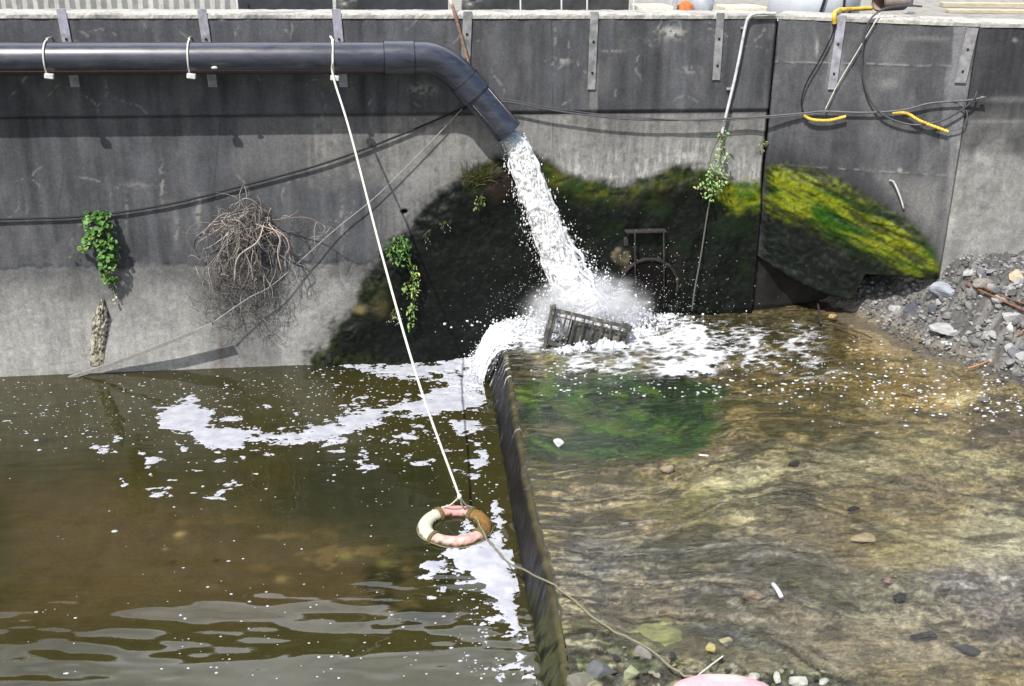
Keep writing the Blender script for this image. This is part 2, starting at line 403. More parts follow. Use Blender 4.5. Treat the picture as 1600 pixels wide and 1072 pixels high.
    c = lerp(c, S(140, 132, 105)*.5, og*.8*sst(.25, .55, vn(X*16, Z*16, 109)+.15))
    og2 = sst(-4, 6, sdp(px+5*w2, py+5*w2, [(960, 385), (1062, 385), (1075, 480), (955, 480)], 30))
    c = lerp(c, S(46, 40, 34)*.6, og2*.55*sst(.4, .6, fbm(X*12, Z*18, 107, 4)))
    c = lerp(c, c*.4+.0, sst(1188, 1205, px)*sst(240, 300, py)*0)
    hole = np.exp(-((px-632)/6)**2-((py-332)/4)**2); c = lerp(c, np.array([.004]*3), sst(.35, .6, hole))
    disp = (.004*w1+.0012*w2)*(1-alg)+sst(-12, 44, a)*(.07+.04*w1)+alg*(.006*w2+.002*w3)+np.clip(mr, 0, 1)*.012
    disp = disp-.03*sst(3.30, 3.27, Z)*(1-alg*.5)+.010*bD*(1+.3*w2)-.018*np.exp(-((Z-3.285)/.012)**2)
    disp = disp-.008*np.exp(-((py-jd)/2.2)**2)*sst(600, 560, px)*sst(.3, .55, vn(X*6, Z*6, 51)+.1)-.06*sst(.35, .6, hole)
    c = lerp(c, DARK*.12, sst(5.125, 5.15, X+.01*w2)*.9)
    return np.clip(c, .002, .85), alg, disp

def wall_slab(name, A, B, zb, zt, paint, step, th, par, zbf=None):
    """grid-faced slab from A to B; the back and ends are closed"""
    L = np.linalg.norm(B-A); e = (B-A)/L; n = np.array([e[1], -e[0]]); nu = int(L/step)+2; nv = int((zt-zb)/step)+2
    s = np.linspace(0, L, nu); v = np.linspace(0, 1, nv); SS, VV = np.meshgrid(s, v, indexing='ij')
    lo = np.full(nu, zb) if zbf is None else zbf(s)
    ZZ = lo[:, None]+VV*(zt-lo[:, None]); X = A[0]+e[0]*SS; Y = A[1]+e[1]*SS
    c, wet, d = paint(X, Y, ZZ)
    d = np.where((ZZ > zt-.004), 0, d)
    V = np.stack([X+n[0]*d, Y+n[1]*d, ZZ], -1).reshape(-1, 3)
    i = np.arange(nu*nv).reshape(nu, nv); k0 = nu*nv
    back = V.reshape(nu, nv, 3).copy(); bb = back[:, [0, -1]]-np.array([n[0]*th, n[1]*th, 0]); V = np.vstack([V, bb.reshape(-1, 3)])
    j = k0+np.arange(nu*2).reshape(nu, 2)
    F = [gridF(nu, nv), np.stack([i[:-1, -1], i[1:, -1], j[1:, 1], j[:-1, 1]], -1), np.stack([j[:-1, 0], j[1:, 0], i[1:, 0], i[:-1, 0]], -1), np.stack([j[1:, 0], j[:-1, 0], j[:-1, 1], j[1:, 1]], -1)]
    F.append(np.concatenate([i[0, :], j[0, ::-1]])[None]); F.append(np.concatenate([i[-1, ::-1], j[-1, :]])[None])
    cc = np.vstack([c.reshape(-1, 3), np.repeat(DARK[None]*.3, nu*2, 0)]); ww = np.concatenate([wet.ravel(), np.zeros(nu*2)])
    o = mesh_np(name, V, F, M_WALL, cc, True, par, {'wet': ww})
    me = o.data; q = np.zeros(len(me.polygons), bool); q[:(nu-1)*(nv-1)] = True
    try: me.polygons.foreach_set('use_smooth', q)
    except Exception: pass
    return o

ZT = 4.47
w1root = empty('retaining_wall', (0, 0, 0), 'long dark stained concrete river wall carrying the black pipe, its right half black with wet algae', 'wall')
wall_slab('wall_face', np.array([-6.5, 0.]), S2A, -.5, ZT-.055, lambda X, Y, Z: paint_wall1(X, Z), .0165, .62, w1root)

def coping_mat():
    m = Mat('pale_worn_coping'); f = m.noise(22, 6, rough=.7); g = m.noise(2.2, 4)
    c = m.mix(m.ramp(f, .35, .62), (.30, .29, .26), (.50, .49, .455)); c = m.mix(m.ramp(g, .5, .66, 0, .7), c, (.16, .155, .15))
    m.set(base=c, rough=.9, normal=m.bump(f, .6, .012)); return m.m
M_COP = coping_mat()
def coping(A, B, par, y0=-.012, z0=ZT-.055, h=.055, dep=.66, flare=None):
    L = np.linalg.norm(B-A); e = (B-A)/L; n = np.array([e[1], -e[0]]); nu = int(L/.03)+2
    s = np.linspace(0, L, nu); V = []
    prof = [(.012, z0), (.014, z0+h*.7), (0.0, z0+h), (-.1, z0+h+.003), (-.25, z0+h+.002), (-.4, z0+h+.004), (-dep, z0+h), (-dep, z0)]
    for k, t in enumerate(s):
        for q, (o, z) in enumerate(prof):
            r = .006*(vn(t*9, q*3.3, 5)-.5)*2+.007*(vn(t*40, q*2.1, 8)-.5)
            V.append((*(A+e*t+n*(o+(r if q < 4 else 0))), z+(r*.8 if q > 0 else 0)))
    i = np.arange(nu*len(prof)).reshape(nu, len(prof)); j = np.roll(i, -1, 1)
    F = [np.stack([i[:-1], i[1:], j[1:], j[:-1]], -1).reshape(-1, 4), i[0][None], i[-1][::-1][None]]
    return mesh_np('coping', V, F, M_COP, None, False, par)
coping(np.array([-6.5, 0.]), np.array([5.155, 0.]), w1root)

M_GROUT = simple('dark_joint_grout', (.012, .012, .013), .9, .3, 30, .4)
mb = MB(); mb.box((5.17, .36, 1.95), (.12, .5, 4.85)); to_local(w1root, mb.build('joint_filler', M_GROUT, None, False))
# buried continuation of the river wall behind the angled panel
def paint_plain(X, Y, Z):
    w = (fbm(X*4, Z*4, 5, 4)-.5)*2; c = np.broadcast_to(np.array([.016, .015, .014]), X.shape+(3,))*(1+w)[..., None]
    return np.clip(c, .003, 1), np.ones_like(X)*.5, .02*w
wall_slab('buried_footing', np.array([5.17, .03]), np.array([7.9, .03]), -.3, 1.7, paint_plain, .05, .4, w1root)

# ---- angled panel
BOT = [(1196, 400), (1240, 436), (1290, 458), (1335, 468), (1326, 424), (1400, 430), (1470, 434)]
_bs = [onS(*p) for p in BOT]; _bl = [np.linalg.norm(p[:2]-S2A) for p in _bs]; _bl[0] = 0
_bz = [p[2] for p in _bs]; _bl = [0, _bl[1], _bl[2], _bl[3]-.03, _bl[3]+.08, _bl[5], 2.5]
def paint_wall2(X, Y, Z):
    P = np.stack([X, Y, Z], -1); px, py = proj(P); U = np.hypot(X-S2A[0], Y-S2A[1])
    w1 = (fbm(U*3, Z*3, 203, 5)-.5)*2; w2 = (fbm(U*14, Z*14, 209, 4)-.5)*2; st = fbms(U*9, Z*.6, 221, 5); st2 = fbms(U*30, Z*1.4, 225, 4)
    c = np.broadcast_to(np.array([.088, .091, .099]), X.shape+(3,))*(1+.6*(st-.5)+.35*w1+.15*w2)[..., None]
    c = lerp(c, MIDC*1.4, sst(.55, .8, fbm(U*4, Z*2.2, 233, 5))*.5)
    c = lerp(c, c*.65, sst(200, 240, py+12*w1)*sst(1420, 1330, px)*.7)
    for y0, x0, sl, k in ((96.5, 1215, .025, .8), (256, 1200, .066, .55)):
        yy = y0+(px-x0)*sl; c = lerp(c, LITE*.9, np.exp(-((py-yy+w2*.8)/1.1)**2)*k*sst(.25, .5, vn(U*12, Z*2, 241))); c = lerp(c, DARK*.35, np.exp(-((py-yy-2.2)/1.0)**2)*k*.8)
    for x0, x1, y0, y1, k in ((1298, 1314, 30, 150, .6), (1490, 1510, 40, 160, .85), (1478, 1500, 100, 240, .5), (1488, 1512, 180, 300, .5)):
        sh = -(py-y0)*.09; c = lerp(c, np.array([.20, .20, .215]), sst(0, 3, np.minimum(px-x0-sh, x1+sh-px+sh*-2)+2*w2)*sst(y0-5, y0+4, py)*sst(y1, y1-30, py+12*w1)*k)
    c = lerp(c, LITE*.62, sst(-10, 30, sdp(px+14*w1, py+14*w1, [(1360, 270), (1480, 270), (1485, 430), (1440, 370)], 60))*.55*(.5+st))
    c = lerp(c, LITE*.75, sst(12, 0, np.abs(px-1487-4*w2))*sst(230, 300, py)*.7)
    for (x0, y0, rx, ry, k) in ((1276, 74, 3, 12, .8), (1505, 225, 7, 7, 1), (1502, 245, 4, 18, .9), (1390, 130, 14, 9, .35), (1405, 266, 3, 3, 1), (1450, 60, 30, 4, .25), (1395, 340, 14, 12, .3)):
        g = np.exp(-((px-x0+2*w2)/rx)**2-((py-y0+2*w1)/ry)**2); c = lerp(c, LITE*1.2, np.clip(g*1.3, 0, 1)*k*.8)
    low = [(1190, 252), (1240, 254), (1290, 268), (1340, 290), (1390, 322), (1430, 350), (1455, 378), (1472, 420), (1478, 445), (1330, 500), (1190, 480)]
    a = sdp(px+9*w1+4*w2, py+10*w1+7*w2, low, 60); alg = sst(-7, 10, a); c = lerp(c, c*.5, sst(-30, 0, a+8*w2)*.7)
    blk = np.broadcast_to(np.array([.0048, .0068, .005]), c.shape)*(1+2.2*sst(.5, .8, fbm(U*22, Z*30, 281, 4)))[..., None]
    c = lerp(c, blk, alg)
    mp = [(1198, 262), (1240, 262), (1290, 280), (1340, 305), (1390, 335), (1430, 362), (1455, 388), (1470, 428), (1420, 426), (1380, 408), (1330, 385), (1270, 355), (1198, 325)]
    w3 = (fbm(U*40, Z*40, 213, 3)-.5)*2; b = sdp(px+14*w1+6*w2+5*w3, py+11*w1+12*w2+6*w3, mp, 60)
    # streak direction follows the band
    su = U*3.0; sv = (Z+U*.38)*20; tx = fbms(su, sv, 291, 4)
    core = sst(-14, 14, b)*(.25+.85*sst(.32, .62, tx+.12*w1))
    mc = lerp(np.broadcast_to(S(122, 132, 26), c.shape), S(44, 82, 14), sst(.35, .66, fbms(U*2.2, (Z+U*.38)*9, 295, 4)+sst(20, 50, b)*.1-.02))
    mc = lerp(mc, S(84, 70, 20), sst(.62, .8, fbm(U*8, Z*10, 299, 3))*.5)
    c = lerp(c, mc*(.25+1.1*fbm(U*26, Z*34, 303, 4))[..., None]*.92, np.clip(core, 0, 1))
    for pts in ([(1198, 326), (1250, 345), (1300, 376), (1360, 395)], [(1350, 345), (1430, 358)], [(1370, 370), (1420, 400), (1450, 430)]):
        for (xa, ya), (xb, yb) in zip(pts, pts[1:]):
            t = np.clip(((px-xa)*(xb-xa)+(py-ya)*(yb-ya))/((xb-xa)**2+(yb-ya)**2), 0, 1); d = np.hypot(px-xa-t*(xb-xa), py-ya-t*(yb-ya)+2*w2)
            c = lerp(c, np.array([.004, .005, .004]), np.exp(-(d/1.6)**2)*.8)
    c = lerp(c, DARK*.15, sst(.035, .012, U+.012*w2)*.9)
    disp = .004*w1+.0015*w2+sst(-4, 30, a)*(.03*w1+.05)+alg*.014*w2+np.clip(core, 0, 1)*.015
    edge = np.minimum(U, 2.34-U); disp = disp*sst(0, .06, edge)
    return np.clip(c, .002, .85), alg, disp
w2root = empty('angled_wall_panel', (float(S2A[0]), 0, 0), 'grey wall panel angled towards the viewer with a bright green diagonal moss band, undercut at its foot', 'wall')
e2 = (S2B-S2A)/np.linalg.norm(S2B-S2A)
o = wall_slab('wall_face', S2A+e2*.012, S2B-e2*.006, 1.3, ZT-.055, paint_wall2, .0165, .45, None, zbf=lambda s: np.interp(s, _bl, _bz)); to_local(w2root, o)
o = coping(S2A+e2*.005, S2B, None); to_local(w2root, o)

def paint_wall3(X, Y, Z):
    P = np.stack([X, Y, Z], -1); px, py = proj(P)
    w1 = (fbm(X*3, Z*3, 403, 5)-.5)*2; w2 = (fbm(X*14, Z*14, 409, 4)-.5)*2; st = fbms(X*8, Z*.5, 421, 5)
    c = np.broadcast_to(DARK*.85, X.shape+(3,))*(.72+.9*(st-.5)+.25*w1)[..., None]
    g = sst(150, 330, py+(1530-px)*.35*0+40*w1-40*(st-.5))
    c = lerp(c, np.broadcast_to(LITE*.86, c.shape)*(1+.3*w2+.5*(st-.5)+.3*w1)[..., None], g*.9)
    lite = sst(-20, 20, sdp(px+10*w1, py+10*w1, [(1545, 320), (1580, 250), (1640, 200), (1640, 440), (1500, 440)], 60)); c = lerp(c, LITE*.82*(1+.2*w2)[..., None], lite*.5)
    for (x0, y0, rx, ry, k) in ((1543, 252, 9, 9, .9), (1528, 245, 4, 8, .8), (1560, 230, 10, 3, .3), (1586, 62, 3, 3, .8), (1575, 155, 40, 5, .3), (1560, 190, 40, 3, .35), (1520, 330, 22, 5, .3), (1525, 310, 18, 4, .25)):
        q = np.exp(-((px-x0+2*w2)/rx)**2-((py-y0+2*w1)/ry)**2); c = lerp(c, LITE*1.2, np.clip(q*1.3, 0, 1)*k*.7)
    disp = (.008*w1+.003*w2)*sst(0, .05, X-S2B[0])
    return np.clip(c, .002, .85), g*0, disp
w3root = empty('plain_wall_panel', (float(S2B[0]), float(S2B[1]), 0), 'last grey wall panel on the right, dark above and pale below, standing on the rubble', 'wall')
e3 = (S3B-S2B)/np.linalg.norm(S3B-S2B); S3C = S2B+e3*3.6
o = wall_slab('wall_face', S2B+e3*.01, S3C, .9, ZT-.06, paint_wall3, .018, .5, None); to_local(w3root, o)
o = coping(S2B+e3*.004, S3C, None, z0=ZT-.06); to_local(w3root, o)
mb = MB(); mb.box((S2B[0]+.02, S2B[1]+.28, 2.85), (.14, .36, 3.0)); to_local(w3root, mb.build('joint_filler', M_GROUT, None, False))

# ---- weir lip and foot lines
_lp = [onU(x, y) for x, y in ((781, 500), (790, 560), (803, 650), (820, 750), (838, 830), (855, 900), (870, 980), (885, 1072))]
_fp = [onZ(x, y, 0) for x, y in ((745, 560), (760, 640), (778, 740), (800, 880), (818, 980), (835, 1072))]
_ly = np.array([p[1] for p in _lp]); _lx = np.array([p[0] for p in _lp]); _fy = np.array([p[1] for p in _fp]); _fx = np.array([p[0] for p in _fp])
def lipx(y): return np.interp(-np.asarray(y, float), -_ly, _lx)+.0
def footx(y): return np.minimum(np.interp(-np.asarray(y, float), -_fy, _fx), lipx(y)-.12)
Y0, Y1 = .02, -11.0

def profile(y, off=0., nf=26, nr=6):
    """points (x,z) up the face and round the lip for stations y; off pushes the skin outward"""
    fx, lx = footx(y), lipx(y); r = .05; lz = uz(lx)-.012; out = []
    for t in np.linspace(0, 1, nf): out.append((fx+(lx-fx)*t*.93-off, -.35+(lz-r+.35)*t))
    for a in np.linspace(.15, 1, nr)*pi/2:
        out.append((fx+(lx-fx)*.93+(lx-fx)*.07*0+r*(1-np.cos(a))-off*np.cos(a), lz-r+r*np.sin(a)+off*np.sin(a)))
    return out

FLINES = [[(800, 640), (900, 588), (1000, 575), (1110, 600), (1340, 560), (1640, 640)],
    [(800, 720), (900, 700), (1000, 690), (1075, 660), (1120, 632), (1250, 620), (1400, 640), (1640, 700)],
    [(820, 770), (920, 752), (1020, 735), (1110, 690), (1190, 665), (1330, 690), (1470, 730), (1640, 760)],
    [(830, 808), (930, 800), (1040, 790), (1130, 745), (1215, 712), (1300, 740), (1420, 790), (1640, 830)],
    [(845, 838), (940, 845), (1050, 838), (1150, 812), (1240, 800), (1330, 830), (1450, 870), (1640, 900)],
    [(855, 866), (950, 880), (1060, 880), (1180, 878), (1300, 905), (1400, 950), (1640, 985)],
    [(865, 900), (950, 925), (1020, 935), (1100, 925), (1200, 945), (1300, 1000), (1500, 1060), (1640, 1080)],
    [(872, 950), (930, 975), (985, 1000), (1050, 975), (1120, 985), (1200, 1030), (1300, 1100)]]
def flow(X, Y):
    """stream function for streaks: lines that curl round the green eddy and gather towards the lip"""
    qx, qy = proj(np.stack([X, Y, uz(X)], -1)); num = 0; den = 1e-9
    for v, L in enumerate(FLINES):
        d = np.full(qx.shape, 1e9)
        for (xa, ya), (xb, yb) in zip(L, L[1:]):
            t = np.clip(((qx-xa)*(xb-xa)+(qy-ya)*(yb-ya))/((xb-xa)**2+(yb-ya)**2), 0, 1); d = np.minimum(d, np.hypot((qx-xa-t*(xb-xa))*.6, qy-ya-t*(yb-ya)))
        w = 1/(d*d+60.)**1.5; num = num+w*v; den = den+w
    k = sst(.1, 1.0, X-lipx(Y))
    ps = -num/den*.50+Y*.12
    return ps+k*(.10*(fbm(X*.8, Y*1.0, 501, 3)-.5)*2+.09*(fbm(X*2.2, Y*2.8, 505, 4)-.5)*2)+.05*(fbm(X*3, Y*3, 507, 3)-.5)

BLOBS = [(1150, 905, 330, 66, (80, 78, 76), .75), (1560, 930, 130, 66, (100, 96, 96), .75),  # photo px centre, radii, colour (sRGB), weight; first two paint the sky's grey reflection into the bed
    (1300, 590, 190, 55, (118, 98, 48), .8), (1230, 650, 120, 45, (104, 88, 44), .8), (1420, 600, 70, 30, (140, 112, 62), .6), (1500, 620, 36, 14, (205, 182, 132), 1.0), (1400, 545, 60, 16, (176, 146, 100), .8), (1370, 520, 40, 10, (150, 124, 92), .8),
    (1580, 665, 40, 30, (84, 70, 58), .8), (1520, 720, 95, 26, (136, 130, 98), .7), (1440, 680, 60, 18, (138, 128, 86), .6), (1180, 760, 90, 60, (138, 134, 104), .8), (1330, 720, 80, 40, (122, 116, 92), .7), (1245, 760, 40, 22, (84, 68, 58), .9),
    (1220, 795, 60, 26, (74, 64, 50), .8), (1430, 760, 60, 20, (84, 72, 58), .8), (1340, 850, 50, 40, (104, 84, 48), .7), (1270, 815, 60, 30, (88, 78, 60), .7), (950, 775, 80, 20, (138, 124, 98), .8), (1060, 790, 90, 36, (100, 94, 48), .8), (960, 820, 90, 18, (124, 106, 80), .7),
    (900, 735, 45, 14, (34, 46, 16), .9), (930, 870, 50, 60, (98, 98, 96), .75), (905, 950, 40, 50, (112, 104, 84), .7), (1020, 860, 40, 30, (58, 62, 42), .8), (1030, 930, 70, 40, (112, 98, 72), .6), (1150, 930, 90, 40, (104, 96, 88), .7), (1140, 990, 60, 20, (66, 74, 72), .8),
    (1220, 1010, 60, 30, (84, 82, 72), .8), (1140, 860, 110, 26, (92, 88, 84), .6), (1400, 860, 70, 40, (138, 124, 84), .7), (1480, 850, 70, 30, (132, 124, 88), .6), (1560, 840, 60, 60, (156, 150, 124), .8), (1540, 900, 80, 30, (114, 108, 108), .7), (1380, 940, 100, 50, (124, 118, 98), .7),
    (1470, 1000, 130, 50, (128, 118, 98), .8), (1580, 980, 50, 40, (92, 84, 80), .8), (1300, 1040, 70, 30, (98, 90, 80), .6), (840, 820, 30, 90, (112, 104, 62), .7), (850, 700, 30, 40, (88, 84, 44), .6), (830, 600, 36, 40, (96, 84, 50), .8), (880, 570, 50, 14, (92, 96, 56), .8),
    (1120, 690, 40, 30, (108, 90, 60), .7), (1085, 560, 60, 24, (140, 132, 112), .5), (940, 1040, 70, 34, (84, 82, 62), .7), (1030, 990, 32, 24, (150, 146, 70), .8), (1090, 1020, 70, 16, (126, 112, 88), .7), (1190, 1058, 130, 20, (140, 134, 104), .7), (1480, 560, 100, 26, (130, 118, 86), .6)]
def paint_bed(X, Y, Z):
    P = np.stack([X, Y, Z], -1); px, py = proj(P)
    w1 = (fbm(X*2.6, Y*2.6, 603, 5)-.5)*2; w2 = (fbm(X*11, Y*11, 609, 4)-.5)*2; w3 = (fbm(X*34, Y*34, 613, 3)-.5)*2
    ps = flow(X, Y); s1 = fbms(X*.9, ps*9, 621, 5); s2 = fbms(X*2.5, ps*30, 631, 4)
    c = np.broadcast_to(S(112, 98, 66), X.shape+(3,)).copy()
    c = lerp(c, S(78, 66, 42), sst(.4, .7, fbm(X*1.2, Y*1.6, 641, 4))*.8)
    qx, qy = px+26*w1+9*w2, py+13*w1+5*w2
    for (x0, y0, rx, ry, k, w) in BLOBS:
        g = np.exp(-(((qx-x0)/rx)**2+((qy-y0)/ry)**2)**1.4); c = lerp(c, S(*k), g*w)
    # pebbly / silty mottling where the bed is shallow
    peb = fbm(X*26, Y*26, 651, 4); grain = sst(.52, .62, peb)
    zone = np.clip(sst(.42, .62, fbm(X*1.1, Y*1.5, 655, 3))+.25, 0, 1)
    c = c*(1-.42*zone*sst(.47, .38, peb)+.30*zone*grain)[..., None]
    mid = fbm(X*5, Y*6.5, 657, 5); ka = .45+.65*sst(1330, 1040, px+80*w1); g1 = fbm(X*19, Y*21, 667, 5); g2 = fbm(X*44, Y*46, 669, 3)
    c = c*(1+ka*1.0*(s1-.5))[..., None]*(1+ka*.8*(s2-.5))[..., None]*(.45+1.1*mid)[..., None]*(.55+.9*g1)[..., None]*(.65+.7*g2)[..., None]
    c = lerp(c, S(46, 42, 28), sst(.60, .68, g1)*.5*sst(.4, .6, mid)); c = lerp(c, S(160, 152, 126), sst(.36, .30, g1)*.35)
    c = lerp(c, S(38, 36, 26), sst(.60, .72, fbm(X*3.3, Y*5.5, 659, 5))*.6)
    rdg = 1-np.abs(fbm(X*2.4, Y*3.6, 663, 5)*2-1)*9; c = lerp(c, S(52, 48, 30), np.clip(rdg, 0, 1)*.45)
    c = lerp(c, S(56, 52, 20), sst(.48, .62, fbms(X*1.1, ps*12, 661, 5))*.8*sst(1500, 1200, px))
    c = lerp(c, S(166, 154, 124), sst(.62, .78, fbms(X*2.2, ps*24, 671, 5))*.35*ka)
    # the green weed eddy
    jx, jy = px+22*w1+8*w2, py+12*w1+5*w2
    a = (1-np.hypot((jx-968)/152, (jy-648)/68))*70; a = np.maximum(a, (1-np.hypot((jx-1035)/98, (jy-612)/26))*45); a = np.maximum(a, (1-np.hypot((jx-850)/62, (jy-(648-.1*(jx-850)))/15))*30); a = np.maximum(a, (1-np.hypot((jx-870)/75, (jy-702)/15))*30)
    a = a+30*(s1-.5)+16*(s2-.5)
    er = np.hypot((px-975+40*w1)/165, (py-632+12*w1)/80); ea = np.arctan2(py-632, (px-975)*.5); q1 = fbms(ea*1.1+5, er*5+.15*w2, 681, 4); q2 = sst(.30, .70, fbms(ea*1.2+9, er*10+.25*w1, 691, 3))
    gg = lerp(np.broadcast_to(S(26, 74, 8)*.62, c.shape), S(56, 108, 28)*.55, sst(.42, .68, q1)); gg = gg*(.42+1.15*q2)[..., None]*np.array([1.1, .95, .45])
    gg = lerp(gg, S(104, 104, 34)*.6, sst(.75, .95, q2)*.45); gg = lerp(gg, S(8, 30, 6)*.5, sst(.58, .76, fbm(X*2.0, Y*2.8, 695, 4))*.5)
    c = lerp(c, gg, sst(-10, 12, a+6)*.97)
    c = lerp(c, S(110, 98, 66), .8*sst(-8, 8, sdp(px+16*w1, py+8*w2, [(806, 666), (880, 660), (900, 668), (880, 680), (815, 678)], 30))*.7)
    # dry mossy stones zone at the near edge
    dz = sst(-25, 25, sdp(px+18*w1, py+10*w1, [(860, 1010), (950, 985), (1010, 1010), (1060, 1040), (1250, 1050), (1330, 1090), (860, 1200)], 80))
    dc = lerp(np.broadcast_to(S(98, 94, 74), c.shape)*(1+.8*w2)[..., None], S(72, 84, 34), sst(.45, .62, fbm(X*6, Y*6, 701, 4)))
    dc = lerp(dc, S(28, 26, 22), sst(.5, .62, fbm(X*9, Y*9, 711, 4))*.85)
    c = lerp(c, dc, dz*.85)
    # sand spit by the rubble
    sp = sst(-10, 12, sdp(px+12*w1, py+5*w2, [(1335, 505), (1400, 500), (1450, 520), (1460, 545), (1400, 555), (1340, 535)], 50)); c = lerp(c, S(140, 124, 98)*(1+.3*w2)[..., None], sp*.6)
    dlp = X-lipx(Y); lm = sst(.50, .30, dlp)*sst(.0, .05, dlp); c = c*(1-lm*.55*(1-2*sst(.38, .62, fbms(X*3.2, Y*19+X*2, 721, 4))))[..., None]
    # lip edge strip: grey-olive worn concrete
    c = c*np.where(sst(-8, 14, a) > .3, 1.0, 1.0)[..., None]*np.array([1.46, 1.53, 1.60])
    lum = c.mean(-1, keepdims=True); c = c*np.clip(lum/.16, .25, 1.6)**.20
    return np.clip(c, .004, .8), w1, w2, s1, dz, px, py

# bed sheet
nx, ny = 680, 500
xs = np.linspace(0, 1, nx); ys = np.linspace(Y0, -8.6, ny)
UU, YY = np.meshgrid(xs, ys, indexing='ij'); LX = lipx(YY)+.04
XX = LX+(12.5-LX)*UU
Zb = uz(XX)-.05
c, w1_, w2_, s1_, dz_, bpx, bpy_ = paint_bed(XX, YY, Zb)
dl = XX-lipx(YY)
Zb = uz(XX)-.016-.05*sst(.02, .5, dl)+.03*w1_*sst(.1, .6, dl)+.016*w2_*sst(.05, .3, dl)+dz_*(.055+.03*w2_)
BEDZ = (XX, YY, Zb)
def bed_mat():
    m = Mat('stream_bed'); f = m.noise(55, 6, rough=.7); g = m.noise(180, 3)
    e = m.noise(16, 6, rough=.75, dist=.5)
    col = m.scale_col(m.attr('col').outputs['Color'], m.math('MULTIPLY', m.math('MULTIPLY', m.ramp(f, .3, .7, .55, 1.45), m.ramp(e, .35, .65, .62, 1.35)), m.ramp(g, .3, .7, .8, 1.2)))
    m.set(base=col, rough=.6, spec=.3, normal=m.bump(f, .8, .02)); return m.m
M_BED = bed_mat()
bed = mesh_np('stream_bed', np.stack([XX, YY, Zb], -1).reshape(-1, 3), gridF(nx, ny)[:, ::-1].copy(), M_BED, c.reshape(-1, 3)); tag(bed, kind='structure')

# ---- weir body
def paint_weir(X, Y, Z):
    P = np.stack([X, Y, Z], -1); px, py = proj(P)
    st = fbms(Y*14+Z*9, Z*2.2, 801, 5); w = (fbm(Y*5, Z*5, 805, 4)-.5)*2; st2 = fbms(Y*40+Z*6, Z*5, 811, 3)
    c = np.broadcast_to(np.array([.008, .008, .0075]), X.shape+(3,))*(.4+1.4*st)[..., None]
    gm = sst(900, 990, py+30*w); c = lerp(c, lerp(np.broadcast_to(S(88, 92, 52), c.shape), S(26, 28, 12), sst(.45, .6, st))*(.6+.7*st2)[..., None], gm*.85)
    top = sst(.40, .5, Z); c = lerp(c, S(92, 86, 58)*((1+.4*w)*(.5+st))[..., None], top*.75)
    c = lerp(c, S(70, 64, 48), sst(.35, .5, Z)*sst(700, 740, py)*.5*st2)
    return np.clip(c, .003, .6)
nyw = 620; yw = np.linspace(Y0, Y1, nyw); pr = profile(yw)
V = np.array([[np.broadcast_to(x, yw.shape), yw, np.broadcast_to(z, yw.shape)] for x, z in pr]).transpose(0, 2, 1)
rg = (fbm(V[..., 1]*6, V[..., 2]*5, 821, 4)-.5)*.035; V[..., 0] += rg
cw = paint_weir(V[..., 0], V[..., 1], V[..., 2]); k = V.shape[0]
# close with top strip to the bed and a back
top2 = V[-1].copy(); top2[:, 0] += .10; top2[:, 2] -= .012; back = top2.copy(); back[:, 0] += .25; back[:, 2] = -.35
V = np.concatenate([V, top2[None], back[None]]); cw = np.concatenate([cw, cw[-1:], cw[-1:]])
M_WEIR = wall_mat(); M_WEIR.name = 'wet_weir_concrete'
weir = mesh_np('weir', V.reshape(-1, 3), gridF(V.shape[0], nyw), M_WEIR, cw.reshape(-1, 3), True, None, {'wet': np.ones(V.shape[0]*nyw)*.8})
relocate(weir, (1.3, -4, 0)); tag(weir, 'low concrete weir with a black wet sloping face dividing the two water levels', 'weir')

# ---- upper water skin: flat stream, over the lip and down the face, one sheet
def water_thin(name, tint, foamy=True, rough=.04, fm=1.6):
    m = Mat(name); t = m.t
    f1 = m.noise(6, 3, (.6, 2.2, 1), dist=.6); f2 = m.noise(24, 4, (.6, 1.6, 1), dist=.4)
    h = m.math('ADD', f1, m.math('MULTIPLY', f2, .4)); nb = m.bump(h, .42, .05)
    gl = m.n('BsdfGlossy'); gl.inputs['Roughness'].default_value = rough; m.l(nb, gl.inputs['Normal'])
    tr = m.n('BsdfTransparent'); tr.inputs[0].default_value = (*tint, 1)
    fr = m.n('Fresnel'); fr.inputs['IOR'].default_value = 1.34; m.l(nb, fr.inputs['Normal'])
    mx = m.n('MixShader'); m.l(m.math('MINIMUM', m.math('MULTIPLY', fr.outputs[0], fm), 1.), mx.inputs[0]); m.l(tr.outputs[0], mx.inputs[1]); m.l(gl.outputs[0], mx.inputs[2])
    out = mx.outputs[0]
    if foamy:
        fo = m.attr('foam').outputs['Fac']; n = m.noise(90, 4, rough=.65)
        k = m.ramp(m.math('ADD', fo, m.math('MULTIPLY', m.math('SUBTRACT', n, .5), .8)), .40, .80, 0, .95)
        df = m.n('BsdfDiffuse'); df.inputs[0].default_value = (.66, .68, .7, 1)
        m2 = m.n('MixShader'); m.l(k, m2.inputs[0]); m.l(out, m2.inputs[1]); m.l(df.outputs[0], m2.inputs[2]); out = m2.outputs[0]
    m.l(out, m.out.inputs[0]); return m.m
M_WATER = water_thin('clear_shallow_water', (.95, .95, .92))
nx, ny = 330, 420
ys = np.linspace(Y0, -8.6, ny); UU, YY = np.meshgrid(np.linspace(0, 1, nx), ys, indexing='ij'); LX = lipx(YY)+.035
XW = LX+(12.5-LX)*UU**1.2; psw = flow(XW, YY); dl = XW-lipx(YY)
rib = (fbms(XW*2.2, psw*13, 901, 4)-.5)*.030*(.7+.8*sst(-3.5, -5., YY))+(fbm(XW*2.5, YY*3, 905, 3)-.5)*.016+(fbms(XW*.9, psw*7, 951, 3)-.5)*.03
ZW = uz(XW)-.004+rib*sst(.0, .15, dl)+(fbms(XW*1.3, YY*17, 909, 3)-.5)*.03*np.exp(-(dl/.35)**2)
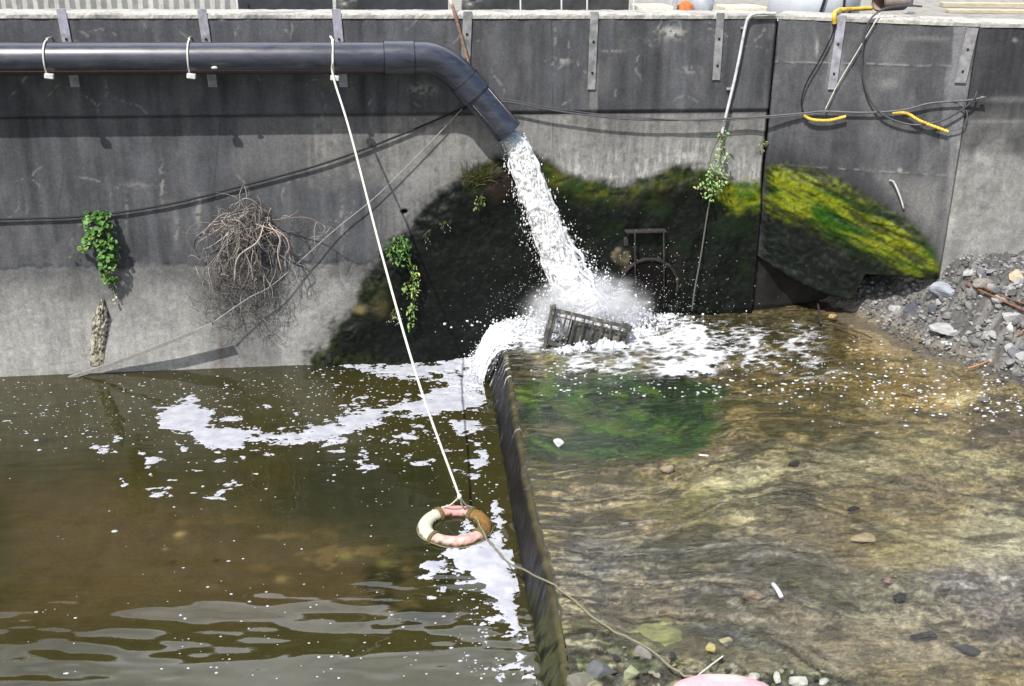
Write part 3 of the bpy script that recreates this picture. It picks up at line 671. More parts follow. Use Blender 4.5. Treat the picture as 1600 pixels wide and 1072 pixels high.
wpx, wpy = proj(np.stack([XW, YY, ZW], -1))
wv = np.sin(YY*62+XW*6+7*fbm(XW*1.6, YY*2.2, 941, 3)+2*fbm(XW*5, YY*4, 943, 3)); mk = sst(-40, 40, sdp(wpx, wpy, [(900, 850), (1100, 820), (1300, 820), (1420, 850), (1440, 900), (1300, 930), (1180, 960), (1000, 980), (900, 960)], 90))
ZW = ZW+.0024*wv*mk*fbm(XW*2, YY*3, 945, 3)*1.6
fd = .64*np.exp(-((wpy-522)/36)**2)*sst(770, 820, wpx)*(1-.35*sst(1060, 1150, wpx))*sst(1380, 1240, wpx)+.34*np.exp(-((wpy-(560+(wpx-1100)*.12))/34)**2)*sst(1000, 1100, wpx)*sst(1480, 1300, wpx)+.46*np.exp(-((wpy-(572+.02*(wpx-850)))/18)**2)*sst(850, 900, wpx)*sst(1130, 1100, wpx)
fs = fbms(XW*3.2, psw*30, 911, 5)
lace = 1-np.abs(fbm(XW*7, YY*10, 917, 4)*2-1)*3; foamA = fd+(fs-.5)*1.7*fd+.35*np.clip(lace, -.6, 1)*np.minimum(fd*2, 1)-.10
rows = []; prw = profile(ys, .012, 24, 6)
FV = np.array([[np.broadcast_to(x, ys.shape), ys, np.broadcast_to(z, ys.shape)] for x, z in prw]).transpose(0, 2, 1)
bulge = sst(-1.25, -.15, ys)[None, :]; tt = np.linspace(0, 1, FV.shape[0])[:, None]
FV[..., 0] += (fbms(ys[None]*13+0*tt, FV[..., 2]*1.5, 921, 4)-.5)*.035-.06*bulge*(1-tt)
fpx, fpy = proj(FV); stf = fbms(FV[..., 1]*34+FV[..., 2]*9, FV[..., 2]*2.2, 931, 4)
faceF = .08+.44*sst(.50, .85, stf)*(.5+.5*sst(900, 600, fpy))+.62*sst(-1.15, -.25, FV[..., 1])*(.5+1.0*stf)+.22*sst(650, 560, fpy)*stf
faceF = faceF*(1-.8*sst(880, 960, fpy))+.05*sst(.35, .5, FV[..., 2])*stf
fw = mesh_np('falling_water', FV.reshape(-1, 3), gridF(FV.shape[0], ny)[:, ::-1].copy(), water_thin('thin_falling_water', (.95, .95, .95), True, .3, .30), None, True, None, {'foam': faceF}); tag(fw, kind='structure')
AV = np.concatenate([FV[-1:], np.stack([XW, YY, ZW], -1)]); AF = np.concatenate([faceF[-1:], foamA])
ws = mesh_np('stream_water', AV.reshape(-1, 3), gridF(AV.shape[0], ny)[:, ::-1].copy(), M_WATER, None, True, None, {'foam': AF}); tag(ws, kind='structure')

# ---- lower pool
def lower_mat():
    m = Mat('murky_pool_water'); f1 = m.noise(1.6, 2, (.5, 1.5, 1), dist=.5); f2 = m.noise(14, 3, (.6, 1.5, 1))
    h = m.math('ADD', f1, m.math('MULTIPLY', f2, .03)); n = m.noise(30, 5)
    c = m.scale_col(m.attr('col').outputs['Color'], m.ramp(n, .3, .7, .88, 1.12))
    m.set(base=c, rough=.015, ior=1.45, spec=.6, normal=m.bump(h, .16, .05)); return m.m
M_POOL = lower_mat()
def poolwave(x, y):
    return (fbms(x*.8, y*2.2+x*.25, 1001, 2, .35)-.5)*.040*sst(-4.6, -5.6, y)*(1-.75*sst(-6.0, -6.6, y))+(fbms(x*2.0, y*6.5+x, 1007, 2)-.5)*(.003+.011*sst(-4.6, -5.3, y)*sst(-6.8, -6.1, y))+.028*np.where(y < -4.9, sst(-7.1, -4.9, y), sst(-1.5, -4.9, y))-.0*x
nx, ny = 330, 420
ys = np.linspace(-.0, -10.5, ny)
UU, YY = np.meshgrid(np.linspace(0, 1, nx), ys, indexing='ij'); XP = -7.0+(footx(YY)+.12+7.0)*UU
YY = YY.copy(); YY[:, 0] = .04
ZP = poolwave(XP, YY)
ZP = ZP+(fbm(XP*5, YY*5, 1011, 3)-.5)*.03*np.exp(-((footx(YY)-XP)/.3)**2)
px, py = proj(np.stack([XP, YY, ZP], -1)); w1 = (fbm(XP*1.6, YY*1.6, 1021, 5)-.5)*2; w2 = (fbm(XP*7, YY*7, 1027, 4)-.5)*2
c = np.broadcast_to(S(72, 66, 30), px.shape+(3,)).copy()
c = lerp(c, S(58, 54, 34), sst(600, 560, py+8*w1)*.8)
c = lerp(c, S(92, 76, 42), sst(-40, 60, sdp(px+40*w1, py+26*w1, [(0, 760), (180, 745), (330, 790), (560, 850), (640, 900), (620, 960), (0, 980)], 120))*.9)
c = lerp(c, S(50, 50, 24), sst(-30, 40, sdp(px+30*w1, py+20*w1, [(480, 700), (700, 720), (760, 860), (660, 880), (560, 840), (430, 800)], 80))*.8)
c = lerp(c, S(84, 76, 34), sst(-20, 30, sdp(px+20*w1, py+12*w1, [(600, 600), (740, 590), (740, 620), (600, 650), (380, 660), (400, 620)], 60))*.5)
rk = sst(.52, .7, fbm(XP*4.5, YY*5.5, 1031, 4))*sst(-30, 20, sdp(px+20*w1, py+16*w1, [(250, 820), (420, 830), (560, 850), (660, 880), (700, 940), (560, 930), (400, 880)], 60))
c = lerp(c, S(126, 104, 54), rk*.7)
c = lerp(c, S(40, 42, 18), sst(.5, .7, fbm(XP*3, YY*4, 1041, 4))*sst(-20, 20, sdp(px, py, [(560, 870), (720, 880), (700, 990), (570, 960)], 60))*.8)
for (x0, y0, rx, ry, k) in ((281, 835, 9, 5, (190, 160, 90)), (258, 858, 5, 2.5, (150, 130, 80)), (440, 905, 10, 6, (150, 128, 70)), (540, 870, 12, 5, (140, 128, 60)), (600, 880, 14, 6, (130, 120, 60)), (75, 690, 16, 6, (40, 34, 20)), (400, 712, 8, 4, (40, 34, 20)), (330, 915, 12, 5, (112, 98, 56)), (420, 838, 16, 3, (128, 112, 64)), (270, 880, 10, 4, (60, 50, 30)), (340, 877, 6, 3, (48, 40, 26))):
    c = lerp(c, S(*k), np.exp(-((px-x0+4*w2)/rx)**2-((py-y0+3*w2)/ry)**2)*.75)
c = c*(1+.18*w2+.12*w1)[..., None]
pool = mesh_np('pool_water', np.stack([XP, YY, ZP], -1).reshape(-1, 3), gridF(nx, ny)[:, ::-1].copy(), M_POOL, np.clip(c*np.array([.52, .56, .72]), .003, 1).reshape(-1, 3)); tag(pool, kind='structure')
def poolz(x, y): return 0.0

# ---- foam on the pool: domed flakes that dip through the water at their rims
M_FOAM = Mat('river_foam'); _f = M_FOAM.noise(140, 4); _g = M_FOAM.noise(7, 4)
M_FOAM.set(base=M_FOAM.mix(M_FOAM.ramp(_g, .35, .7), (.34, .35, .40), (.50, .51, .55)), rough=.8, normal=M_FOAM.bump(_f, .5, .008)); M_FOAM = M_FOAM.m
PATCH = [[(118, 712), (150, 690), (175, 680), (186, 684), (172, 694), (182, 706), (165, 705), (140, 705)], [(216, 703), (228, 710), (240, 712), (252, 708), (258, 720), (240, 730), (228, 732), (222, 716)],
    [(226, 765), (248, 768), (262, 778), (242, 782)], [(182, 747), (190, 745), (210, 765), (192, 762)], [(236, 745), (250, 750), (290, 745), (288, 750), (262, 752), (240, 753)], [(228, 770), (262, 764), (264, 776), (240, 780)],
    [(298, 772), (330, 778), (368, 764), (364, 774), (332, 784)], [(314, 750), (326, 760), (360, 748), (385, 762), (362, 762), (340, 765), (318, 762)], [(240, 640), (262, 634), (298, 616), (312, 628), (350, 650), (330, 668), (300, 678), (250, 678), (245, 664)],
    [(290, 655), (350, 660), (400, 668), (390, 695), (352, 713), (300, 695), (288, 680)], [(392, 682), (440, 676), (500, 660), (560, 640), (640, 618), (700, 625), (690, 640), (620, 650), (560, 682), (520, 692), (440, 696), (400, 690)],
    [(516, 712), (548, 722), (572, 716), (588, 728), (574, 738), (546, 730)], [(604, 700), (632, 700), (618, 714)], [(628, 716), (648, 722), (682, 722), (676, 732), (648, 734)], [(626, 675), (650, 668), (650, 692), (632, 694), (622, 684)], [(690, 700), (722, 706), (726, 698), (718, 712), (694, 712)],
    [(600, 640), (700, 600), (752, 560), (757, 640), (720, 648), (676, 650), (640, 650)], [(705, 660), (750, 650), (757, 700), (770, 718), (760, 720), (742, 715), (748, 690), (735, 675), (720, 690), (712, 680)],
    [(726, 712), (752, 714), (762, 722), (745, 748), (712, 745), (706, 738), (735, 736), (726, 722)], [(770, 770), (784, 780), (800, 870), (800, 900), (770, 880), (762, 850), (775, 822), (765, 800)],
    [(680, 862), (725, 858), (770, 845), (805, 870), (815, 980), (825, 1000), (800, 1000), (775, 960), (748, 922), (730, 905), (705, 900), (690, 870)], [(660, 910), (668, 890), (690, 868), (715, 880), (700, 890), (684, 915), (668, 918)],
    [(704, 908), (722, 904), (732, 912), (722, 922), (710, 918)], [(680, 918), (694, 916), (696, 926), (684, 928)], [(665, 934), (686, 936), (682, 944), (668, 940)], [(710, 928), (722, 926), (724, 936), (712, 936)], [(740, 936), (770, 936), (768, 942), (740, 942)], [(744, 954), (756, 948), (756, 956)],
    [(768, 1038), (786, 1038), (784, 1048), (776, 1046)], [(800, 1042), (830, 1040), (826, 1048)], [(818, 1056), (834, 1060), (836, 1072), (826, 1072)], [(50, 650), (70, 646), (66, 652)], [(9, 656), (30, 656), (26, 660)], [(60, 672), (78, 674), (72, 678)], [(372, 680), (400, 672), (398, 690)], [(690, 838), (740, 818), (745, 850), (700, 852)],
    [(500, 690), (540, 700), (535, 708), (508, 704)], [(480, 560), (620, 566), (740, 556), (752, 575), (700, 590), (640, 596), (560, 580)]]
for k in range(95):
    x0 = 250+RS.rand()*500 if k < 60 else 690+RS.rand()*80; y0 = (650+RS.rand()*85+(40 if RS.rand() < .2 else 0)-.10*(x0-250)*(k < 60)) if k < 60 else 860+RS.rand()*150
    if k >= 60: x0 = 700+(y0-860)*.35+RS.rand()*70
    rx, ry = 5+13*RS.rand()**2, 2.5+3.5*RS.rand(); tl = -.25*RS.rand()
    PATCH.append([(x0+rx*cos(a)*(.6+.7*RS.rand()), y0+ry*sin(a)*(.6+.7*RS.rand())+tl*rx*cos(a)) for a in np.linspace(0, 2*pi, 8)[:-1]])
nx, ny = 560, 660
ys = np.linspace(-.03, -7.7, ny); UU, YF = np.meshgrid(np.linspace(0, 1, nx), ys, indexing='ij'); XF = -4.9+(footx(YF)+.02+4.9)*UU
px, py = proj(np.stack([XF, YF, 0*XF], -1)); w1 = (fbm(XF*3, YF*5, 1101, 4)-.5)*2; w2 = (fbm(XF*9, YF*13, 1107, 4)-.5)*2; w3 = (fbm(XF*32, YF*40, 1111, 3)-.5)*2
fld = np.full(px.shape, -40.)
for P_ in PATCH: fld = np.maximum(fld, sdp(px+12*w1+9*w2+5*w3, py+5*w1+5*w2+2*w3, P_, 40))
fld = fld+3.4*w2+1.5*w1-.1-15*(fbm(XF*7, YF*12, 1141, 5)-.5)*sst(20, 4, fld)
# churned band along the weir foot near the wall, with torn streaks
ctr = sst(640, 757, px+(py-560)*.25)*sst(665, 590, py)
fld = np.maximum(fld, (ctr*2.1-1.0+.9*w2+.4*w1)*16)
d_ = (footx(YF)-XF)
fld = np.maximum(fld, (.42-d_/.30+.75*w2+.35*w1)*10*sst(870, 1000, py)*sst(1080, 1010, py)+(sst(870, 1000, py)-1)*30)
fld = fld-12*sst(.50, .64, fbm(XF*6, YF*10, 1121, 4))*sst(12, 3, fld)-6*(w3 > .34)*(fld < 9)-9*sst(.56, .62, fbm(XF*8+3, YF*15, 1131, 4))*sst(14, 6, fld)
keep = (np.maximum.reduce([fld[:-1, :-1], fld[1:, :-1], fld[1:, 1:], fld[:-1, 1:]]) > -1.2)
hgt = np.clip(fld, -4, 6)
wz = np.zeros_like(XF)
ZPf = poolwave(XF, YF)+(fbm(XF*5, YF*5, 1011, 3)-.5)*.03*np.exp(-((footx(YF)-XF)/.3)**2)
churn = ctr*sst(.1, .9, ctr)
ZF = ZPf+np.where(hgt < 0, hgt*.0016, .0015+hgt*.0009)+churn*.05*np.clip(w2+.3+w3*.5, -.2, 2)*sst(-1, 5, fld)
F_ = gridF(nx, ny, keep)[:, ::-1].copy()
used = np.unique(F_); rm = -np.ones(nx*ny, np.int64); rm[used] = np.arange(len(used)); Vf = np.stack([XF, YF, ZF], -1).reshape(-1, 3)[used]; Ff = rm[F_]
# loose bubbles
mb = MB(); mb.add(Vf, Ff)
def dome(mb, x, y, z, r, h=.35, n=7, an=0, el=1.):
    a = np.arange(n)*2*pi/n+an; o = np.stack([x+np.cos(a)*r*el, y+np.sin(a)*r, z+0*a-.002], -1); i = np.stack([x+np.cos(a)*r*.6*el, y+np.sin(a)*r*.6, z+0*a+r*h*.8], -1)
    V = np.vstack([o, i, [(x, y, z+r*h)]]); k = np.arange(n); j = (k+1) % n
    mb.add(V, [np.stack([k, j, n+j, n+k], -1), np.stack([n+k, n+j, np.full(n, 2*n)], -1)])
cnt = 0
while cnt < 1400:
    x, y = RS.rand()*800, 565+RS.rand()*500
    dens = math.exp(-((y-605)/35)**2)*(.3+.7*min(1, x/500))+.45*math.exp(-((y-665)/40)**2)+.03+.5*math.exp(-((x-745)/40)**2)*(y > 740)+.05*(y > 900)+(.15 if x > 500 else 0)*(y < 800)
    if x < 250 and y > 700: dens *= .35
    if RS.rand() > dens: continue
    p = onZ(x, y, 0)
    if p[0] > footx(p[1])-.02 or p[1] > -.03: continue
    r = .005+.010*RS.rand()**2.5+(.010 if RS.rand() < .03 else 0)
    zz = poolwave(np.array([p[0]]), np.array([p[1]]))[0]
    dome(mb, p[0], p[1], float(zz), r, .35, 6, RS.rand()*6, 1+.7*RS.rand()); cnt += 1
fo = mb.build('pool_foam', M_FOAM); tag(fo, 'white foam flakes and bubbles drifting on the murky lower pool', 'foam', kind='stuff')

# ---- whitewater where the jet lands
def foam2_mat():
    m = Mat('whitewater_foam'); f = m.noise(70, 5, rough=.65)
    f2 = m.noise(22, 5, (1, 1.6, 1), rough=.7)
    m.set(base=m.mix(m.ramp(m.math('MULTIPLY', m.math('ADD', f, f2), .5), .40, .58), (.30, .34, .37), (.72, .73, .75)), rough=.55, normal=m.bump(f, .6, .012), sss=.25)
    m.b.inputs['Subsurface Radius'].default_value = (1, 1, 1); m.b.inputs['Subsurface Scale'].default_value = .02; return m.m
M_WW = foam2_mat()
M_SPRAY = simple('white_spray_water', (.80, .82, .85), .45, .12, 60, .3)
nx, ny = 560, 330
ys = np.linspace(.0, -2.6, ny); UU, YF = np.meshgrid(np.linspace(0, 1, nx), ys, indexing='ij'); XF = lipx(YF)-.03+(7.1-lipx(YF)+.03)*UU
P0 = np.stack([XF, YF, uz(XF)], -1); px, py = proj(P0); ps = flow(XF, YF)
w1 = (fbm(XF*3, YF*4, 1201, 4)-.5)*2; w2 = (fbm(XF*10, YF*14, 1207, 4)-.5)*2; w3 = (fbm(XF*34, YF*40, 1211, 3)-.5)*2
rg = 1-np.abs(fbms(XF*4, ps*18, 1221, 5)*2-1)*2.2
IMP = np.array([2.72, -.36])
r_ = np.hypot((XF-IMP[0])/1.0, (YF-IMP[1])/.62)
den = 1.45*np.exp(-(r_/.8)**2)+.75*sst(-.75, .0, YF)*sst(lipx(-.3)-.2, lipx(-.3)+.1, XF)*sst(6.4, 3.6, XF)
den = np.maximum(den, sst(-8, 20, sdp(px+10*w1, py+6*w1, [(745, 490), (860, 482), (850, 520), (820, 530), (790, 540), (770, 530), (755, 520)], 50))*1.25)
den = np.maximum(den, .60*sst(-20, 30, sdp(px+16*w1, py+8*w1, [(850, 540), (960, 530), (1060, 500), (1200, 480), (1300, 484), (1260, 515), (1180, 545), (1080, 560), (960, 560), (860, 560)], 70)))
den = np.maximum(den, 1.05*np.exp(-((XF-2.7)/.62)**4-((YF+1.10)/.17)**2)); den = np.maximum(den, .55*sst(-20, 20, sdp(px+20*w1, py+9*w2, [(860, 565), (900, 575), (1000, 566), (1110, 575), (1120, 600), (1000, 585), (900, 590), (860, 580)], 50)))
den = np.maximum(den, .36*sst(-30, 30, sdp(px+20*w1, py+12*w2, [(1080, 540), (1200, 520), (1330, 500), (1420, 560), (1450, 620), (1300, 620), (1150, 610), (1090, 590)], 60)))
den = den*(1-.62*sst(1040, 1130, px)); fl = den+.35*(rg-.5)+.42*(fbms(XF*7, YF*17, 1231, 4)-.5)*2+.16*w3-.80-.26*w1-.9*(sst(.5, .66, fbm(XF*8, YF*15, 1241, 4)))*(den < 1.1)
keep = (np.maximum.reduce([fl[:-1, :-1], fl[1:, :-1], fl[1:, 1:], fl[:-1, 1:]]) > -.03)
h = np.where(fl < 0, fl*.06, np.minimum(fl, .5)*.02)
moun = .52*np.exp(-((XF-IMP[0]-.02)/.36)**2-((YF-IMP[1]-.02)/.24)**2)+.17*np.exp(-((XF-3.15)/.6)**2-((YF+.28)/.28)**2)+.05*np.exp(-((XF-2.)/.5)**2-((YF+.35)/.35)**2)+.07*np.exp(-((XF-2.75)/.5)**4-((YF+1.12)/.12)**2)
ZF = uz(XF)+.006+h+moun*(.8+.5*w2+.22*w3)*sst(0, .4, fl)+.032*(w2+.3)*sst(0, .5, fl)+.008*w3*sst(0, .4, fl)+.03*w1*sst(0, .5, fl)
F_ = gridF(nx, ny, keep)[:, ::-1].copy(); used = np.unique(F_); rm = -np.ones(nx*ny, np.int64); rm[used] = np.arange(len(used))
mb = MB(); mb.add(np.stack([XF, YF, ZF], -1).reshape(-1, 3)[used], rm[F_])
for k in range(1100):
    x, y = 1090+RS.rand()*510, 500+RS.rand()*190; dd = math.exp(-((y-(560+(x-1100)*.14))/42)**2)
    if RS.rand() > dd: continue
    p = onU(x, y, .012); dome(mb, p[0], p[1], p[2]-.002, .006+.012*RS.rand()**2, .4, 6, RS.rand()*6, 1+RS.rand())
for k in range(160):
    x, y = 830+RS.rand()*300, 560+RS.rand()*60; p = onU(x, y, .012); dome(mb, p[0], p[1], p[2]-.002, .006+.010*RS.rand()**2, .4, 6, RS.rand()*6, 1+RS.rand())
ww = mb.build('whitewater', M_WW); tag(ww, 'churning white water around the tilted crate below the pipe', 'foam', kind='stuff')
# white water spilling over the wall end of the weir: ropes of water following the lip and the face
mb = MB(); Vd, Fd = ico(1)
for k in range(620):
    y = -.03-abs(RS.randn())*.30
    if y < -1.5: continue
    lx = float(lipx(y)); fx = float(footx(y)); z1 = uz(lx); st0 = .25*RS.rand(); jut = .01+.03*RS.rand()*math.exp(-(y/-.8)**2); P = []
    tN = 10; end = 1 if RS.rand() < .6 else .4+.6*RS.rand()
    for t in np.linspace(-st0/.3, end, tN):
        if t < 0: P.append((lx-t*.3, y+.02*RS.randn()*.3, z1+.012))
        else: P.append((lx+(fx-lx)*t**.8-jut*math.sin(min(1, t*1.3)*pi*.55), y+.02*t*RS.randn(), z1+.012-(z1-.0)*t**1.6))
    rr = (.005+.012*RS.rand()**1.6*math.exp(y/1.0))*(.5+RS.rand(30)); C = curve(P, 30); C[:, 2] += .008*RS.randn(30); mb.tube(C, rr*np.interp(np.arange(30), [0, 3, 25, 29], [.2, 1, 1, .4]), 5, cap=False)
for k in range(2600):
    y = -.03-abs(RS.randn())*.40; lx = float(lipx(y)); fx = float(footx(y)); t = RS.rand()**.7; z1 = uz(lx)
    mb.add(Vd*(.003+.008*RS.rand()**3)+np.array([lx+(fx-lx)*t-.01-.08*abs(RS.randn())*t, y, max(.01, z1*(1-t**1.5)+.05*RS.randn()*.5)]), Fd)
cur = mb.build('foam_curtain', M_SPRAY); tag(cur, 'white water spilling over the wall end of the weir', 'foam', kind='stuff')

# ---- ground behind the walls and out to the horizon
def ground_mat():
    m = Mat('yard_ground'); f = m.noise(6, 6, rough=.7); g = m.noise(.5, 4)
    m.set(base=m.mix(m.ramp(f, .35, .65), (.16, .15, .135), (.34, .32, .28)), rough=.95, normal=m.bump(f, .5, .03)); return m.m
V = [(-400, .63, 4.36), (8.05, .63, 4.36), (8.05, -.7, 4.36), (400, -1.1, 4.36), (400, 900, 4.36), (-400, 900, 4.36)]
g = mesh_np('ground', V, np.array([[0, 1, 2, 3, 4, 5]]), ground_mat(), None, False); tag(g, kind='structure')
gb = mesh_np('river_bed', [(-400, -400, -.6), (400, -400, -.6), (400, .6, -.6), (-400, .6, -.6)], np.array([[0, 1, 2, 3]]), simple('river_mud', (.09, .08, .05), .9), None, False); tag(gb, kind='structure')

# ================================================================== PIPE
def pipe_mat():
    m = Mat('blue_black_pipe'); f = m.noise(3, 5, (1, 4, 4)); g = m.noise(40, 4)
    c = m.mix(m.ramp(f, .35, .7), (.014, .017, .030), (.034, .039, .062)); c = m.mix(m.ramp(g, .6, .78, 0, .35), c, (.16, .16, .17)); q = m.noise(9, 6, (.25, 3, 1.2), rough=.75); c = m.mix(m.ramp(q, .54, .70, 0, .5), c, (.11, .11, .115))
    m.set(base=c, rough=m.ramp(f, .3, .7, .24, .36), spec=1., normal=m.bump(g, .06, .003)); return m.m
M_PIPE = pipe_mat()
M_STRIPE = simple('rust_pipe_stripe', (.22, .07, .04), .5); M_WSTRIPE = simple('pale_pipe_stripe', (.45, .36, .35), .5)
PY = -.34; PR = .182
pc = [on(-260, 87, 1, PY), on(330, 87.5, 1, PY), on(600, 90.5, 1, PY), on(668, 91, 1, PY)]
pz = pc[2][2]
pA = np.array([-6.3, PY, pz+.01]); pB = np.array([pc[2][0], PY, pz]); pC = np.array([on(662, 91, 1, PY)[0], PY, pz])
sp0 = on(706, 108, 1, PY); spA = on(727, 128, 1, PY-.0); spE = on(795, 207, 1, PY-.05)
dsp = (spE-spA)/np.linalg.norm(spE-spA)
proot = empty('drain_pipe', (float(pC[0]), PY, 4.0), 'fat blue-black discharge pipe running along the wall top and bending down to its spout', 'pipe')
def ring_surf(mb, P, r, n=40): mb.tube(P, r, n, cap=False)
def hollow(P0, P1, r, name, mat=M_PIPE, n=48, th=.012, m=2):
    P = [P0+(P1-P0)*t for t in np.linspace(0, 1, m)]; mb = MB(); mb.tube(P, r, n, cap=False)
    Q = P[::-1]; mb.tube(Q, r-th, n, cap=False)
    # end annuli
    for E, a in ((P0, 0), (P1, 1)):
        T = (P1-P0)/np.linalg.norm(P1-P0)*(.0005 if a else -.0005); mb.tube([E-T, E+T], [r, r-th], n, cap=False)
    o = mb.build(name, mat); to_local(proot, o); return o
hollow(pA, pB, PR, 'straight_section')
hollow(pB-np.array([.0, 0, 0]), pB+np.array([.352, 0, 0]), PR+.015, 'coupling')
# elbow: sweep from coupling end to collar start
e0 = pB+np.array([.345, 0, 0]); e1 = spA
cr = [e0, e0+np.array([.12, 0, 0])]; bend = []
for t in np.linspace(0, 1, 18):
    a = e0+np.array([.10, 0, 0]); d = e1; m1 = a+np.array([.22, 0, 0]); m2 = d-dsp*.22
    bend.append((1-t)**3*a+3*(1-t)**2*t*m1+3*(1-t)*t*t*m2+t**3*d)
mb = MB(); mb.tube(np.array([e0]+bend), PR+.004, 48, cap=False); to_local(proot, mb.build('elbow', M_PIPE))
hollow(spA-dsp*.02, spA+dsp*.20, PR+.016, 'collar')
spout = hollow(spA+dsp*.16, spE, PR-.004, 'spout')
def joint_ring(p, T, r):
    T = T/np.linalg.norm(T); u = np.cross(T, [0, 1., 0]); u /= np.linalg.norm(u); v = np.cross(T, u); a = np.linspace(0, 2*pi, 49)
    mb = MB(); mb.tube(p+r*(np.cos(a)[:, None]*u+np.sin(a)[:, None]*v), .0045, 6, cap=False); to_local(proot, mb.build('joint_seam', M_CABLE))
for p_, T_, r_ in ((pB, np.array([1., 0, 0]), PR+.014), (pB+np.array([.352, 0, 0]), np.array([1., 0, 0]), PR+.014), (spA-dsp*.02, dsp, PR+.014), (spA+dsp*.20, dsp, PR+.014)): joint_ring(p_, T_, r_)
# stripes lying on the skin
def stripe(P0, P1, ang, r, mat, up=(0, 0, 1)):
    T = (P1-P0)/np.linalg.norm(P1-P0); u = np.array([0, -1., 0]); v = np.cross(u, T); v = v/np.linalg.norm(v)
    if v[2] < 0: v = -v
    o = u*cos(ang)+v*sin(ang); mb = MB(); mb.tube([P0+o*r, P1+o*r], .0045, 6); to_local(proot, mb.build('stripe', mat))
stripe(pA, pB, radians(-42), PR, M_STRIPE); stripe(pB+np.array([.015, 0, 0]), pB+np.array([.34, 0, 0]), radians(-16), PR+.01, M_WSTRIPE)
stripe(spA+dsp*.21, spE, radians(62), PR-.004, M_WSTRIPE); stripe(spA+dsp*.21, spE, radians(-38), PR-.004, M_GREYCABLE)

# straps: metal strips bolted to the wall
def strap(xt, yt, xb, yb, w, mat, name='strap_plate', bolts=2, fn=onW, root=None, off=.016, th=.014):
    a = fn(xt, yt, off); b = fn(xb, yb, off); ax = (b-a)/np.linalg.norm(b-a)
    e = np.array([1., 0, 0]) if fn is onW else np.append(e2, 0); n = np.cross(e, np.array([0, 0, 1.])); n = n/np.linalg.norm(n)
    R = np.stack([e, -n, -ax], 1); mb = MB(); mb.box((a+b)/2, (w, th, np.linalg.norm(b-a)), R, bev=.003)
    o = mb.build(name, mat, None, False); to_local(root, o)
    for k in range(bolts):
        p = a+(b-a)*(.38 if k == 0 else .78)+n*(th/2+.006); mb = MB(); mb.box(p, (.026, .014, .026), R, bev=.004)
        q = mb.build('bolt', M_CABLE, None, False); q.data.transform(Matrix.Translation(-root.location)); q.parent = o
    return o
for xt, xb in ((95, 118), (315, 333), (525, 537)):
    strap(xt, 14, xb, 136, .105, M_METAL, root=w1root, bolts=1)
strap(731, 18, 727, 110, .11, M_CEMENT, root=w1root); strap(929, 18, 924, 140, .10, M_CEMENT, root=w1root); strap(1126, 20, 1119, 125, .10, M_CEMENT, root=w1root)
strap(1316, 24, 1300, 140, .105, M_METAL, root=w2root, fn=onS, off=.02)
strap(1520, 44, 1500, 130, .13, M_CEMENT, root=w2root, fn=onS, off=.02)
# rough mortar rib on the lower left
def mortar_rib():
    n = 60; m = 26; V = []; a = onW(160, 466); b = onW(150, 572)
    for i in range(n):
        t = i/(n-1); w = .115*min(1, (t*3.2+.08))*(1-.25*t); c0 = a+(b-a)*t
        for j in range(m):
            s = (j/(m-1)-.5)*2; hh = .085*(1-t*.85)*math.sqrt(max(0, 1-abs(s)**2.5))*min(1, t*6+.15)
            hh += hh*.5*(float(vn(t*30, s*7, 77))-.5)+hh*.25*(float(vn(t*70, s*16, 78))-.5)
            V.append((c0[0]+s*w+.02*(float(vn(t*9, 3, 79))-.5), .02-hh, c0[2]))
    V = np.array(V); nn = (fbm(V[:, 0]*30, V[:, 2]*30, 1401, 4)); c = lerp(np.broadcast_to(S(186, 180, 160)*.9, V.shape), S(86, 82, 72), sst(.45, .6, nn))
    mesh_np('mortar_rib', V, gridF(n, m), M_ROCK, c, True, w1root)
mortar_rib()

# ---- pipe ties
def bracket(x, y, label, big=1.):
    t = empty('pipe_tie', tuple(on(x, y, 1, -.36)), label, 'pipe tie', 'white ties holding the pipe')
    X = on(x, 88, 1, PY)[0]; P = []
    for a in np.linspace(100, -120, 24):
        r = PR+.012; P.append((X+.03*(a-20)/120*.3, PY-cos(radians(a))*r, pz+.01+sin(radians(a))*r))
    P = np.array(P); P = np.vstack([P, P[-1]+np.array([.0, .05, -.01])])
    mb = MB(); mb.tube([(X-.02, -.01, pz+.21), (X-.01, PY+.08, pz+.215)]+list(P), .010, 8); to_local(t, mb.build('tie_cord', M_ROPE))
    p = on(x+2, y, 1, -.50); mb = MB(); mb.box(p, (.10*big, .05, .06*big), rot('Y', .12), bev=.008); to_local(t, mb.build('clip', M_PVC, None, False))
bracket(75, 119, 'white cord tie with clip round the pipe, nearest the left edge of the photo')
bracket(297, 119, 'white cord tie with clip round the pipe beside the pale splash mark')
bracket(521, 122, 'white cord tie with clip round the pipe where the long white rope hangs')
# pale blob stuck on the pipe
mb = MB(); V, F = ico(2); p = on(335, 106, 1, PY-PR*.97)
mb.add(V*np.array([.035, .012, .018])*(1+.4*(vn(V[:, 0]*3, V[:, 1]*3+V[:, 2]*2, 3)-.5))[:, None]+p, F)
b_ = mb.build('splash_mark', M_PVC); relocate(b_, p); tag(b_, 'small pale putty lump stuck low on the black pipe', 'putty lump')

